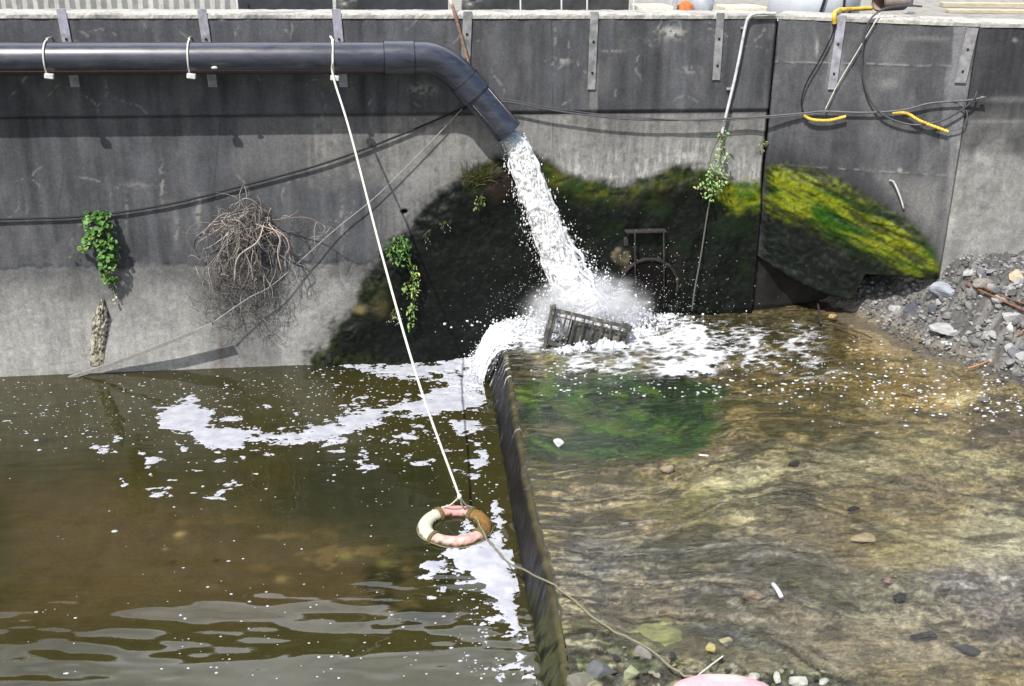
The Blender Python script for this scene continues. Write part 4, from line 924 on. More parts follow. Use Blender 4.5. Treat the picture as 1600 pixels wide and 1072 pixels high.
# ================================================================== JET
def jet():
    mb = MB(); c0 = spE-dsp*.10
    pts = [c0+np.array([.02, 0, -.08]), on(806, 226, 1, PY-.02), on(818, 262, 1, PY-.02), on(836, 310, 1, PY-.02), on(856, 360, 1, PY-.02), on(878, 412, 1, PY), on(905, 470, 1, PY), on(915, 492, 1, PY)]
    C = curve(pts, 90); wid = np.interp(np.linspace(0, 1, 90), [0, .12, .3, .5, .7, .85, 1], [.085, .125, .165, .19, .225, .30, .42])
    t = np.linspace(0, 1, 90)
    na = 40; side = np.array([.80, 0, .42]); side = side/np.linalg.norm(side); a_ = np.arange(na)*2*pi/na; CC = curve(C, 260); tc_ = np.linspace(0, 1, 260); wc = np.interp(tc_, t, wid)
    TA, AA = np.meshgrid(tc_, np.arange(na)/na*8, indexing='ij'); AM = np.minimum(AA, 8-AA)
    lump = 1+.9*(fbms(TA*16-AM*0, AM*1.7, 77, 4)-.5)+.5*(fbms(TA*60, AM*3.5, 78, 3)-.5)
    VV = CC[:, None]+(wc[:, None]*.88*lump)[..., None]*(np.cos(a_)[None, :, None]*side+np.sin(a_)[None, :, None]*np.array([0, .8, 0]))
    ii = np.arange(260*na).reshape(260, na); jj = np.roll(ii, -1, 1)
    cb = lerp(np.broadcast_to(np.array([.50, .60, .76]), (260, 3)), np.array([.86, .87, .88]), sst(.02, .2, tc_)); cb = np.repeat(cb, na, 0)*(.80+.4*fbms(TA*30, AM*5, 79, 4)).reshape(-1, 1)
    mb.add(VV.reshape(-1, 3), np.stack([ii[:-1], jj[:-1], jj[1:], ii[1:]], -1).reshape(-1, 4), np.clip(cb*1.08, 0, .92))
    for k in range(95):
        a = RS.rand()*2*pi; rr = math.sqrt(RS.rand()); s0 = 0 if k < 60 else int(RS.rand()*55); s1 = 90 if RS.rand() < .6 else min(90, s0+20+int(RS.rand()*50))
        if s1-s0 < 8: continue
        ph = RS.rand()*50; ox = cos(a)*rr+.30*(vn(t*9+ph, ph+0*t, k)-.5)+.22*(vn(t*26+ph, 0*t, k+300)-.5)+0.05; oy = sin(a)*rr*.8+.3*(vn(t*9+ph, 5+0*t, k+7)-.5)
        side = np.array([.80, 0, .42]); side = side/np.linalg.norm(side)
        P = C+wid[:, None]*(ox[:, None]*side+oy[:, None]*np.array([0, 1., 0]))
        rad = (.008+.018*RS.rand())*(.65+.8*vn(t*26+ph, 1+0*t, k+40))*np.interp(t, [0, .15, .6, 1], [.8, 1, .85, .8])
        P = P[s0:s1]; rad = rad[s0:s1].copy(); rad[:3] *= [.1, .4, .7]; rad[-3:] *= [.7, .4, .1]
        bl = lerp(np.broadcast_to(np.array([.52, .62, .78]), (s1-s0, 3)), np.array([.85, .86, .87]), sst(.03, .22, t[s0:s1]))
        mb.tube(P, rad, 6, col=bl, cap=False)
    V, F = ico(1)
    for k in range(8500):
        u = RS.rand()**.8; i = int(u*89); q = C[i]; d = (RS.randn(3)*np.array([.56, .45, .35]))*wid[i]*(.85+.5*u); r = (.003+.009*RS.rand()**4)
        st_ = np.array([1, 1, 1+1.5*RS.rand()]); mb.add(V[:]*r*st_*(1+.5*(RS.rand(len(V), 1)-.5))+q+d, F, (.84, .85, .87))
    o = mb.build('water_jet', M_JET); return o
m = Mat('falling_white_water'); f = m.noise(45, 5, (1.2, 1.2, .6), rough=.65)
m.set(base=m.scale_col(m.attr('col').outputs['Color'], m.ramp(f, .32, .6, .80, 1.04)), rough=.5, spec=.5, normal=m.bump(f, .4, .012), sss=.45)
m.b.inputs['Subsurface Radius'].default_value = (1, 1, 1); m.b.inputs['Subsurface Scale'].default_value = .03; M_JET = m.m
j = jet(); relocate(j, tuple(on(850, 340, 1, PY))); tag(j, 'white jet of water pouring from the pipe spout', 'water jet', kind='stuff')
def spray():
    mb = MB(); V, F = ico(1); O = np.array([2.72, PY, .62])
    for k in range(15000):
        th = RS.rand()*2*pi; r = abs(RS.randn())*.34*(1+.55*(RS.rand() < .25)); x = O[0]+.10+cos(th)*r*1.25+.30*(RS.rand() < .3)*RS.rand(); y = O[1]+sin(th)*r*.62
        if y > -.05: y = -.05-RS.rand()*.15
        env = .46*math.exp(-((x-2.62)/.30)**2)+.30*math.exp(-((x-3.15)/.45)**2)+.14*math.exp(-((x-2.2)/.35)**2)+.05
        z = .56+env*abs(RS.randn())*.62*math.exp(-((y-O[1])/.35)**2)
        rr = .003+.010*RS.rand()**3
        mb.add(V[:]*rr*np.array([1+RS.rand(), 1, 1+RS.rand()])+np.array([x, y, z]), F)
    for k in range(1500):                       # far flung drops against the black wall
        x = O[0]+RS.randn()*.75+.25; z = .62+abs(RS.randn())*.45; y = -.08-RS.rand()*.6; rr = .0022+.0035*RS.rand()**2
        mb.add(V[:]*rr+np.array([x, y, z]), F)
    # thrown sheets and fingers
    for k in range(650):
        a = RS.rand()*2*pi; v = .5+1.5*RS.rand(); vz = 1.0+1.9*RS.rand(); P = []
        vx = cos(a)*v*1.0+.35; vy = sin(a)*v*.45-.1; T = .10+.22*RS.rand(); t0 = .02
        for t in np.linspace(t0, T, 9): P.append((O[0]+vx*t, min(-.06, O[1]+vy*t), .58+vz*t-4.9*t*t))
        rr = .004+.014*RS.rand()**1.5; mb.tube(np.array(P)+RS.randn(9, 3)*.008, rr*np.array([.9, 1, .9, .8, 1, .7, .6, .4, .15])*(.6+.8*RS.rand(9)), 5, cap=False)
    return mb.build('splash_spray', M_SPRAY)
s_ = spray(); relocate(s_, (2.72, PY, .6)); tag(s_, 'spray of white drops thrown up where the jet hits the crate', 'spray', kind='stuff')

def mist():
    m = bpy.data.materials.new('spray_mist'); m.use_nodes = True; t = m.node_tree; t.nodes.remove(t.nodes['Principled BSDF'])
    v = t.nodes.new('ShaderNodeVolumePrincipled'); v.inputs['Color'].default_value = (.95, .96, .98, 1); v.inputs['Anisotropy'].default_value = 0.
    tc_ = t.nodes.new('ShaderNodeTexCoord'); ln = t.nodes.new('ShaderNodeVectorMath'); ln.operation = 'LENGTH'; t.links.new(tc_.outputs['Object'], ln.inputs[0])
    a = t.nodes.new('ShaderNodeMapRange'); a.inputs[1].default_value = 1.; a.inputs[2].default_value = .1; a.inputs[4].default_value = 1.; t.links.new(ln.outputs['Value'], a.inputs[0])
    n = t.nodes.new('ShaderNodeTexNoise'); n.inputs['Scale'].default_value = 4; n.inputs['Detail'].default_value = 4; t.links.new(tc_.outputs['Object'], n.inputs['Vector'])
    b = t.nodes.new('ShaderNodeMapRange'); b.inputs[1].default_value = .4; b.inputs[2].default_value = .65; b.inputs[3].default_value = .1; t.links.new(n.outputs['Fac'], b.inputs[0])
    c = t.nodes.new('ShaderNodeMath'); c.operation = 'MULTIPLY'; pw = t.nodes.new('ShaderNodeMath'); pw.operation = 'POWER'; pw.inputs[1].default_value = 2.2; t.links.new(a.outputs[0], pw.inputs[0]); t.links.new(pw.outputs[0], c.inputs[0]); t.links.new(b.outputs[0], c.inputs[1])
    d = t.nodes.new('ShaderNodeMath'); d.operation = 'MULTIPLY'; d.inputs[1].default_value = 60.; t.links.new(c.outputs[0], d.inputs[0]); t.links.new(d.outputs[0], v.inputs['Density'])
    t.links.new(v.outputs[0], t.nodes['Material Output'].inputs['Volume'])
    V, F = ico(3); o = mesh_np('spray_mist', V*1.0, F, m); o.location = (2.80, -.42, .80); o.scale = (1.0, .40, .58); tag(o, 'white mist hanging over the spot where the jet lands', 'mist', kind='stuff')
mist()

# ================================================================== CRATE
def crate():
    t = empty('plastic_crate', (0, 0, 0), 'dark plastic crate tilted in the white water under the jet', 'crate')
    m = simple('grey_black_crate_plastic', (.05, .05, .045), .5, .4, 25, .2, dirt=(.22, .20, .16))
    W, H, D = .90, .42, .46
    b = MB()
    for y in (-D/2, D/2):
        b.box((0, y, H/2-.02), (W, .03, .045), bev=.004); b.box((0, y, -H/2+.02), (W, .03, .04), bev=.004); b.box((0, y, H/2-.085), (W-.05, .018, .014))
        for x in (-W/2+.015, W/2-.015): b.box((x, y, 0), (.03, .034, H-.002), bev=.004)
        for x in np.linspace(-W/2+.14, W/2-.12, 7): b.box((x, y, 0), (.018, .022, H-.07), bev=.003)
        b.box((-W/2+.09, y, -.06), (.13, .02, .02))
    for x in (-W/2, W/2):
        b.box((x, 0, H/2-.02), (.03, D-.03, .045), bev=.004); b.box((x, 0, -H/2+.02), (.03, D-.03, .04), bev=.004)
        for y in np.linspace(-D/2+.08, D/2-.08, 5): b.box((x, y, 0), (.02, .02, H-.07), bev=.003)
    fr = b.build('frame', m, t, False)
    b = MB()
    for x in np.linspace(-W/2+.06, W/2-.06, 14): b.box((x, 0, -H/2+.022), (.025, D-.04, .012))
    for y in np.linspace(-D/2+.05, D/2-.05, 7): b.box((0, y, -H/2+.024), (W-.04, .018, .009))
    b.build('base_grid', m, t, False)
    b = MB(); b.box((-W/2+.20, -D/2+.02, .02), (.012, .03, H-.1)); b.build('inner_divider', m, t, False)
    b = MB(); b.box((.10, -D/2+.07, -.03), (W*.72, .006, H*.72)); b.build('inner_shade_sheet', m, t, False)  # dark sheet added so the crate interior reads as shaded
    b = MB(); b.box((0, D/2-.018, -.02), (W-.03, .008, H-.08)); b.build('back_shade_sheet', simple('dark_shade_sheet', (.02, .02, .018), .6), t, False)  # solid near-black sheet standing in for shade at the crate's back
    b = MB(); b.box((-W/2-.022, -D/2-.012, -.06), (.035, .035, H+.22), bev=.006); b.build('corner_post', m, t, False)
    c = on(917, 508, 1, -.78); t.location = (c[0], c[1], c[2]-.105); t.scale = (1.1,)*3; t.rotation_euler = (radians(-14), radians(13.5), radians(-7))
crate()

# ================================================================== LIFE RING AND ROPES
RC = onZ(711, 829, .0)
def life_ring():
    t = empty('life_ring', (RC[0], RC[1], .035), 'faded pink and white life ring with brown slime floating beside the weir', 'life ring')
    R, r = .288, .072; nu, nv = 96, 28; V = []; C = []
    for i in range(nu):
        a = i*2*pi/nu
        for j in range(nv):
            b = j*2*pi/nv; V.append(((R+r*cos(b))*cos(a), (R+r*cos(b))*sin(a), r*sin(b)*.92))
            deg = math.degrees(a) % 360        # 0 = +x (right), 90 = far
            nz = float(vn(a*9+3, b*3, 31)); n2 = float(vn(a*20, b*7, 33))
            if 45 < deg < 125: c = S(198, 146, 142)
            elif 125 <= deg < 222: c = S(206, 202, 180)
            elif 222 <= deg < 322: c = lerp(S(206, 188, 174)[None], S(186, 136, 132), np.array([nz]))[0]
            else: c = S(124, 92, 44)*(.7+.6*nz)
            # slime line on the outer and inner waterline
            low = float(sst(.45, .10, sin(b)+.5*(nz-.5)+.3*(n2-.5)+(.22 if 222 <= deg < 330 and cos(b) > 0 else 0)*-1))
            c = c*(1-low)+S(62, 54, 24)*low; sp = .5*max(0, n2-.62)*2; c = c*(1-sp)+S(120, 110, 70)*sp; C.append(c)
    i = np.arange(nu*nv).reshape(nu, nv); j = np.roll(i, -1, 1); k = np.roll(i, -1, 0); l = np.roll(j, -1, 0)
    mesh_np('ring_body', V, np.stack([i, k, l, j], -1).reshape(-1, 4), attr_mat('ring_foam_skin', .6, .12, 50, .35), np.array(C), True, t)
    for deg in (50, 118, 222, 318):
        a = radians(deg); P = []
        mb = MB()
        for s in (-.012, .0, .012):
            Q = [((R+(r+.006)*cos(b))*cos(a)-s*sin(a), (R+(r+.006)*cos(b))*sin(a)+s*cos(a), (r+.006)*sin(b)*.93) for b in np.linspace(0, 2*pi, 25)]
            mb.tube(np.array(Q), .010, 6)
        mb.build('band', simple('slimy_band', (.12, .11, .04), .8, .4, 60, .5), t)
    P = []
    for d in np.linspace(50, 410, 90):
        a = radians(d); sg = abs(sin(radians((d-50)*2))); P.append(((R+r+.004)*cos(a), (R+r+.004)*sin(a), .012-.02*sg))
    mb = MB(); mb.tube(np.array(P), .006, 6, cap=False); mb.build('grab_line', M_DIRTYROPE, t)
    return t
life_ring()
def rope(name, P, r, mat, label, cat, n=80, sides=7, group=None, wob=0.):
    C = curve(P, n)
    if wob: C = C+wob*(np.stack([vn(np.arange(n)*.37, 0*C[:, 0], 5+k) for k in range(3)], -1)-.5)
    mb = MB(); mb.tube(C, r, sides); o = mb.build(name, mat); relocate(o, tuple(C[0])); tag(o, label, cat, group); return o
tp = on(519, 64, 1, PY-.08); kn = on(712, 772, 1, RC[1]+.22)
kn = onZ(718, 776, .30)
topr = np.array([tp[0], PY-.02, pz+PR+.012])
P = [np.array([topr[0]-.03, -.02, topr[2]+.02]), topr, np.array([topr[0]+.0, PY-PR-.02, pz]), on(521, 121, 1, PY-PR-.02), on(548, 210, 1, -1.05), on(600, 410, 1, -2.2), on(655, 600, 1, -3.6), kn]
r0 = rope('hanging_rope', P, .0125, M_ROPE, 'long white rope hanging from the pipe to the life ring', 'rope', 120, 8)
loc = r0.location.copy()
for q in ((690, 793), (738, 793), (726, 795)):
    mb = MB(); e_ = onZ(q[0], q[1], .10); m_ = (kn+e_)/2-np.array([0, 0, .03]); C = curve([kn, m_, e_], 16)-np.array(loc); mb.tube(C, .008, 6); mb.build('bridle_line', M_ROPE, r0)
mb = MB(); V, F = ico(2); mb.add(V*np.array([.024, .024, .032])+kn-np.array(loc), F); mb.build('knot', M_ROPE, r0)
rp = [onZ(742, 806, .12), onZ(757, 835, .10), onZ(775, 858, .16), on(800, 882, 1, onZ(790, 890, .2)[1]+.0), onU(856, 909, .03), onU(880, 925, .02), onU(925, 962, .03), onU(962, 988, .05), onU(1000, 1005, .09), onU(1040, 1036, .12), onU(1070, 1056, .14), onU(1100, 1060, .16)]
rope('trailing_rope', rp, .009, M_DIRTYROPE, 'dirty thin rope crossing the weir from the life ring to the pink float', 'rope', 90, 6, wob=.02)
fl_ = onU(1150, 1100, .05)
rope('rope_tail', [onU(1130, 1025, .03), onU(1110, 1040, .08), onU(1085, 1062, .15), onU(1080, 1085, .1)], .006, M_ROPE, 'short frayed pale string beside the pink float', 'string', 30, 6)
def float_():
    V, F = ico(4); n = fbm(V[:, 0]*2+5, V[:, 1]*2+V[:, 2], 61, 3)
    U = np.sign(V)*np.abs(V)**.8*np.array([.36, .22, .14]); U = U*(1+.12*(n-.5))[:, None]
    c = lerp(np.broadcast_to(S(206, 184, 182), V.shape), S(198, 160, 166), sst(.4, .6, vn(V[:, 0]*2, V[:, 1]*3, 9))); mb = MB(); mb.add(U@rot('Z', -.2).T, F, c)
    o = mb.build('pink_float', attr_mat('pale_pink_foam', .7, .12, 40, .3)); p = onU(1133, 1098, .06); o.location = (p[0], p[1], p[2]); tag(o, 'pale pink foam float lying at the bottom edge among white stones', 'float')
float_()

# ================================================================== CABLES AND CONDUITS
rope('black_cable', [on(-150, 350, 1, -.012), on(0, 343, 1, -.012), on(130, 338, 1, -.012), on(260, 320, 1, -.012), on(400, 285, 1, -.012), on(520, 251, 1, -.012), on(640, 205, 1, -.012), on(715, 173, 1, -.012), on(745, 160, 1, -.012)], .013, M_CABLE, 'black cable sagging across the left part of the wall', 'cable')
rope('guy_wire', [on(722, 170, 1, -.03), on(672, 223, 1, -.03), on(592, 303, 1, -.035), on(520, 362, 1, -.05), on(430, 442, 1, -.16), on(388, 466, 1, -.2), on(334, 503, 1, -.25)], .0065, simple('pale_wire', (.30, .30, .30), .6), 'thin pale wire slanting down the wall into the dead bush', 'wire')
def slant_board():
    a, b = on(331, 507, 1, -.30), onZ(100, 589, .0); b = np.array([b[0], b[1]-.02, -.03])
    C = curve([a, on(250, 540, 1, -.22), on(170, 570, 1, -.12), b], 30); mb = MB()
    for i in range(len(C)-1): pass
    n = len(C); V = []
    for k, p in enumerate(C):
        w = .035
        V += [p+np.array([0, 0, .014]), p+np.array([0, .06, .012]), p+np.array([.01, .06, -.022]), p+np.array([0.01, 0, -.026])]
    i = np.arange(n*4).reshape(n, 4); j = np.roll(i, -1, 1); mb.add(V, [np.stack([i[:-1], j[:-1], j[1:], i[1:]], -1).reshape(-1, 4), i[0][None], i[-1][::-1][None]])
    o = mb.build('slanting_strip', simple('grey_weathered_strip', (.25, .245, .23), .8, .3, 30, .3), None, False); relocate(o, tuple(a)); tag(o, 'grey weathered strip slanting from under the dead bush into the pool', 'strip')
slant_board()
cb = [on(770, 158, 1, -.10), on(800, 160, 1, -.10), on(850, 170, 1, -.10), on(920, 180, 1, -.10), on(1000, 187, 1, -.10), on(1100, 187, 1, -.10), on(1180, 183, 1, -.10), onS(1255, 177, .06), onS(1290, 174, .06), onS(1350, 176, .06), onS(1410, 172, .07), onS(1450, 162, .07), onS(1480, 159, .07), onS(1510, 157, .07), onS(1540, 152, .04)]
rope('cable_bundle', cb, .013, M_GREYCABLE, 'thick grey cable strung along the wall from behind the spout to the right panel', 'cable', 120)
cb2 = [p+np.array([0, -.012, (.028 if i < 5 else -.018)]) for i, p in enumerate(cb[:9])]; rope('thin_grey_cable', cb2, .006, M_GREYCABLE, 'thin grey cable hugging the thick cable right of the spout', 'cable', 90)
rope('looped_black_hose', [onS(1440, 10, -.45), onS(1420, 9, -.3), onS(1385, 13, -.05), onS(1362, 28, .06), onS(1350, 60, .07), onS(1347, 110, .07), onS(1357, 150, .07), onS(1378, 178, .08), onS(1410, 192, .08), onS(1440, 195, .08), onS(1475, 187, .08), onS(1505, 170, .08), onS(1522, 155, .08), onS(1526, 143, .06)], .0125, simple('black_hose', (.06, .062, .07), .45), 'black hose hanging in a wide loop over the angled panel', 'hose', 120)
rope('small_cable_loop', [onS(1420, 170, .05), onS(1460, 161, .06), onS(1490, 160, .06), onS(1508, 170, .06), onS(1511, 185, .06), onS(1503, 199, .06), onS(1482, 205, .06)], .008, M_GREYCABLE, 'small grey cable loop ending in the right yellow sleeve', 'cable', 60)
rope('drop_cable', [onS(1304, 40, .06), onS(1298, 60, .06), onS(1280, 95, .06), onS(1260, 130, .06), onS(1252, 160, .06), onS(1256, 178, .06)], .009, M_CABLE, 'dark cable dropping from the yellow elbow pipe to the main cable', 'cable', 60)
rope('support_string', [onS(1376, 18, -.03), onS(1371, 28, .04), onS(1340, 80, .05), onS(1310, 130, .05), onS(1289, 172, .06)], .0065, M_ROPE, 'straight pale string holding the cable up from the wall top', 'string', 40)
def sleeve(P, label, r=.019, ribs=True):
    C = curve(P, 90); t = np.arange(90); rr = r*(1+(.16*np.sin(t*1.7) if ribs else 0)); mb = MB(); mb.tube(C, rr, 12); o = mb.build('cable_sleeve', M_YELLOW); relocate(o, tuple(C[0])); tag(o, label, 'cable sleeve', 'yellow cable sleeves')
sleeve([onS(1256, 181, .07), onS(1270, 187, .08), onS(1295, 188, .08), onS(1322, 182, .08)], 'curved yellow sleeve hanging under the cable below the elbow pipe')
sleeve([onS(1395, 177, .06), onS(1416, 177, .08), onS(1440, 190, .09), onS(1482, 206, .07)], 'straight yellow sleeve slanting down inside the hose loop')
yr = empty('yellow_elbow_pipe', tuple(onS(1305, 18, 0.)), 'yellow pipe lying on the wall top and elbowing down over the edge', 'pipe')
def topz(x, y, z=ZT+.03): return onZ(x, y, z)
a_ = topz(1362, 13, ZT+.045); b_ = topz(1312, 15, ZT+.045); c_ = onS(1304, 20, .05); d_ = onS(1304, 38, .05)
c_[2] = ZT+.03
mb = MB(); mb.tube(curve([a_, (a_+b_)/2, b_], 20), .026, 14); to_local(yr, mb.build('horizontal_run', M_YELLOW))
mb = MB(); mb.tube(curve([b_, (b_+c_)/2+np.array([0, 0, .01]), c_, d_], 24), .027, 14); to_local(yr, mb.build('elbow', M_YELLOW))
mb = MB(); mb.tube([d_+(c_-d_)*.45, d_+(c_-d_)*.30], .030, 14); mb.tube([d_+(c_-d_)*.05, d_-(c_-d_)*.1], .029, 14); to_local(yr, mb.build('clamp', M_CABLE))
cr_ = empty('wall_conduit', tuple(onW(1165, 30, .05)), 'slim grey-white conduit bent over the wall top and running down to the vine', 'conduit')
mb = MB(); mb.tube(curve([onW(1212, 21, .055), onW(1195, 21, .055), onW(1178, 22, .055), onW(1169, 29, .055), onW(1164, 45, .055), onW(1150, 115, .05), onW(1131, 195, .045), onW(1128, 213, .045)], 80), .019, 12); to_local(cr_, mb.build('conduit_pipe', M_PVC))
for x, y in ((1163, 44), (1141, 139)):
    mb = MB(); mb.box(onW(x-1, y, .03), (.075, .05, .03), bev=.006); to_local(cr_, mb.build('saddle_clip', M_METAL, None, False))
rope('thin_stick', [onW(1113, 300, .07), onW(1106, 330, .08), onW(1095, 400, .12), onW(1086, 450, .15), onW(1081, 486, .16)], [.012]*0 or .011, simple('wet_grey_stick', (.11, .105, .09), .6), 'thin grey stick leaning on the black wall below the hanging vine', 'stick', 30)
st_ = rope('leaning_pole', [onW(697, -30, -.35), onW(704, 2, -.05), onW(709, 16, .03), onW(722, 62, .05), onW(734, 106, .06)], .021, simple('brown_pole_wood', (.28, .17, .12), .7, .4, 20, .3, dirt=(.5, .45, .38)), 'brown wooden pole leaning over the wall top above the pipe elbow', 'pole', 40)
rope('bent_white_tube', [onS(1390, 282, .02), onS(1396, 284, .06), onS(1402, 296, .06), onS(1408, 312, .05), onS(1412, 326, .03)], .012, M_PVC, 'short bent white tube sticking out of the wall above the moss', 'tube', 24)
mb = MB(); mb.box(onS(1536, 152, .03), (.05, .04, .02)); h_ = mb.build('cable_hook', M_METAL, None, False); relocate(h_, tuple(onS(1536, 152, .03))); tag(h_, 'small metal hook where the cables end on the wall', 'hook')

# old outlet in the black wall
og = empty('old_outlet', tuple(onW(1012, 478, .0)), 'blocked round outlet with a rusty frame in the black wet wall', 'outlet')
cx = onW(1010, 432); mb = MB()
P = [(cx[0]+.40*cos(a), -.13, cx[2]-.12+.40*sin(a)) for a in np.linspace(-.2, pi+.2, 40)]
M_OUT = simple('rusty_black_outlet', (.016, .013, .011), .8, .6, 25, .8, dirt=(.05, .042, .035))
mb.tube(np.array(P), .016+.012*vn(np.arange(40)*.6, 0*np.arange(40), 5), 8); to_local(og, mb.build('pipe_rim', M_OUT))
mb = MB(); n = 36; V = [(cx[0], -.125, cx[2]-.12)]+[(cx[0]+.37*cos(a), -.125, cx[2]-.12+.37*sin(a)) for a in np.linspace(0, 2*pi, n, endpoint=False)]
mb.add(V, np.array([[0, k+1, (k+1) % n+1] for k in range(n)])); to_local(og, mb.build('plug', simple('black_outlet_plug', (.006, .0055, .005), .9, spec=.1)))
for x in (992, 1037):
    mb = MB(); mb.tube([onW(x, 362, .17), onW(x+1, 478, .17)], .010, 8); to_local(og, mb.build('guide_rail', M_OUT))
mb = MB(); a_, b_ = onW(977, 361, .12), onW(1040, 361, .12); mb.box((a_+b_)/2, (b_[0]-a_[0], .12, .03), bev=.006); mb.box((onW(978, 370, .05)+onW(978, 384, .05))/2, (.06, .07, .12), bev=.01); to_local(og, mb.build('lintel', simple('rusty_lintel', (.028, .025, .021), .85, .6, 25, .8), None, False))

# ================================================================== PLANTS
def leaf(mb, p, L, W, d, up, col, fold=.25):
    d = d/np.linalg.norm(d); s = np.cross(d, up); s /= np.linalg.norm(s)+1e-9; n = np.cross(s, d)
    a = [p, p+d*L*.35+s*W*.5+n*fold*W*.3, p+d*L*.7+s*W*.36+n*fold*W*.2-n*0, p+d*L-n*L*.12, p+d*L*.7-s*W*.36+n*fold*W*.2, p+d*L*.35-s*W*.5+n*fold*W*.3, p+d*L*.35, p+d*L*.7]
    mb.add(np.array(a), [np.array([[0, 1, 6, 6], [0, 6, 5, 5]])[:, :3], np.array([[1, 2, 7, 6], [6, 7, 4, 5]]), np.array([[2, 3, 7], [7, 3, 4]])], col)
def plant(name, region, n, L, cols, label, cat='plant', fn=onW, depth=.12, stems=6, wr=.75, group=None, droop=.5, root_px=None, base=0.):
    """leaves fill a polygon of the wall face; stems run through it"""
    P = np.array(region, float); c0 = fn(*(root_px or (P[:, 0].mean(), P[:, 1].min())), 0.); t = empty(name, tuple(c0), label, cat, group)
    sm = MB(); lm = MB(); x0, x1, y0, y1 = P[:, 0].min(), P[:, 0].max(), P[:, 1].min(), P[:, 1].max(); k = 0; pts = []
    while k < n:
        x, y = x0+RS.rand()*(x1-x0), y0+RS.rand()*(y1-y0); s = sdp(np.array([x]), np.array([y]), region, 30)[0]
        if s < 0: continue
        off = base+.02+depth*RS.rand()*min(1, .35+s/10); p = fn(x, y, off); pts.append(p); k += 1
        d = np.array([RS.randn()*.6, -.5-RS.rand()*.6, -droop+RS.randn()*.5]); u = np.array([RS.randn()*.3, -.8, .8+RS.randn()*.3]); f = .35+.9*RS.rand()
        col = np.array(cols[0])*(1-(q := RS.rand()))+np.array(cols[1])*q; leaf(lm, p, L*f, L*f*wr, d, u, col*(.55+.75*RS.rand())*(np.array([1.9, 1.25, 1.2]) if RS.rand() < .10 else 1))
    lm.build('leaves', M_LEAF, None, False); o = bpy.data.objects[-1] if False else None
    lo = [q for q in COL.objects if q.name.startswith('leaves')][-1]; to_local(t, lo)
    rt = fn(*(root_px or (P[:, 0].mean(), P[:, 1].min())), base)
    for k in range(stems):
        e = pts[int(RS.rand()*len(pts))]; m_ = (rt+e)/2+np.array([RS.randn()*.03, -.03, RS.randn()*.03]); sm.tube(curve([rt, m_, e], 10), np.linspace(.006, .002, 10), 5, col=S(78, 84, 40), cap=False)
    to_local(t, sm.build('stems', M_TWIG)); return t
G1, G2 = (.018, .085, .012), (.11, .25, .035); Y1c, Y2c = (.13, .26, .05), (.28, .38, .10)
plant('ivy_plant', [(130, 330), (170, 328), (176, 365), (188, 380), (180, 395), (182, 415), (180, 440), (164, 440), (152, 415), (148, 390), (135, 385), (112, 405), (110, 398), (130, 378), (134, 360)], 330, .068, (G1, G2), 'bright green ivy hanging on the wall below the black cable', depth=.16, wr=.9, root_px=(155, 335))
plant('ivy_sprig', [(172, 448), (182, 448), (186, 472), (176, 474)], 10, .038, ((.2, .26, .14), (.35, .4, .28)), 'tiny pale sprig dangling below the ivy', depth=.04, stems=3, root_px=(172, 440))
plant('leafy_bush', [(606, 372), (625, 366), (645, 376), (642, 410), (625, 422), (610, 412), (602, 395)], 170, .062, (G1, G2), 'dark green leafy bush beside the white rope at the algae edge', depth=.16, wr=.4, root_px=(628, 385), base=.09)
plant('trailing_weed', [(640, 412), (654, 414), (656, 440), (650, 470), (648, 512), (638, 516), (634, 490), (640, 470), (626, 455), (630, 440), (640, 440)], 120, .060, (Y1c, Y2c), 'yellow-green trailing weed hanging below the leafy bush', depth=.12, wr=.38, root_px=(642, 412), base=.09)
plant('small_weed', [(598, 490), (612, 488), (626, 480), (628, 505), (606, 508)], 26, .045, ((.10, .13, .07), (.30, .34, .24)), 'dull small weed low on the wall left of the trailing weed', depth=.06, wr=.4, root_px=(620, 480), base=.09)
plant('hanging_vine', [(1122, 206), (1134, 204), (1138, 240), (1132, 262), (1136, 285), (1116, 318), (1098, 312), (1088, 296), (1092, 278), (1104, 276), (1106, 258), (1116, 248)], 190, .058, ((.12, .26, .07), (.34, .46, .20)), 'pale green vine growing down from the end of the conduit', depth=.16, wr=.5, root_px=(1128, 208), base=.09)
plant('wall_sprig', [(1184, 224), (1198, 218), (1200, 230), (1192, 236)], 14, .042, ((.14, .20, .05), (.3, .34, .12)), 'little green sprig at the joint between wall and angled panel', depth=.05, wr=.5, stems=3, root_px=(1196, 222))
plant('rooted_weed', [(742, 306), (756, 304), (758, 322), (748, 332), (740, 326)], 30, .042, ((.05, .10, .02), (.14, .20, .05)), 'small green weed on the black wall left of the jet', depth=.08, wr=.5, root_px=(752, 305), base=.09)
plant('weed_wisp', [(664, 362), (672, 360), (674, 388), (666, 392)], 16, .034, ((.07, .10, .05), (.16, .18, .10)), 'wispy grey-green weed upper right of the leafy bush', depth=.05, wr=.4, stems=3, root_px=(670, 360), base=.09)
plant('weed_tuft', [(686, 346), (704, 344), (704, 362), (690, 362)], 14, .032, ((.08, .10, .06), (.18, .20, .14)), 'faint grey weed tuft midway between leafy bush and jet', depth=.05, wr=.4, stems=3, root_px=(695, 346), base=.09)
def grass_tuft():
    mb = MB(); t0 = onW(748, 285, .0)
    for k in range(120):
        b = onW(722+RS.rand()*50, 290-RS.rand()*20, .07); a = RS.randn()*.6; L = .12+.22*RS.rand(); d = np.array([sin(a), -.35, abs(cos(a))])
        P = [b, b+d*L*.5, b+d*L*.9+np.array([0, -.03, -.05*RS.rand()])]; mb.tube(curve(P, 6), np.linspace(.004, .001, 6), 3, col=S(70, 78, 34)*(.5+RS.rand()) if RS.rand() < .75 else S(130, 124, 84), cap=False)
    o = mb.build('grass_tuft', M_LEAF); relocate(o, tuple(t0)); tag(o, 'dry grass tuft on the algae crest left of the spout', 'grass tuft')
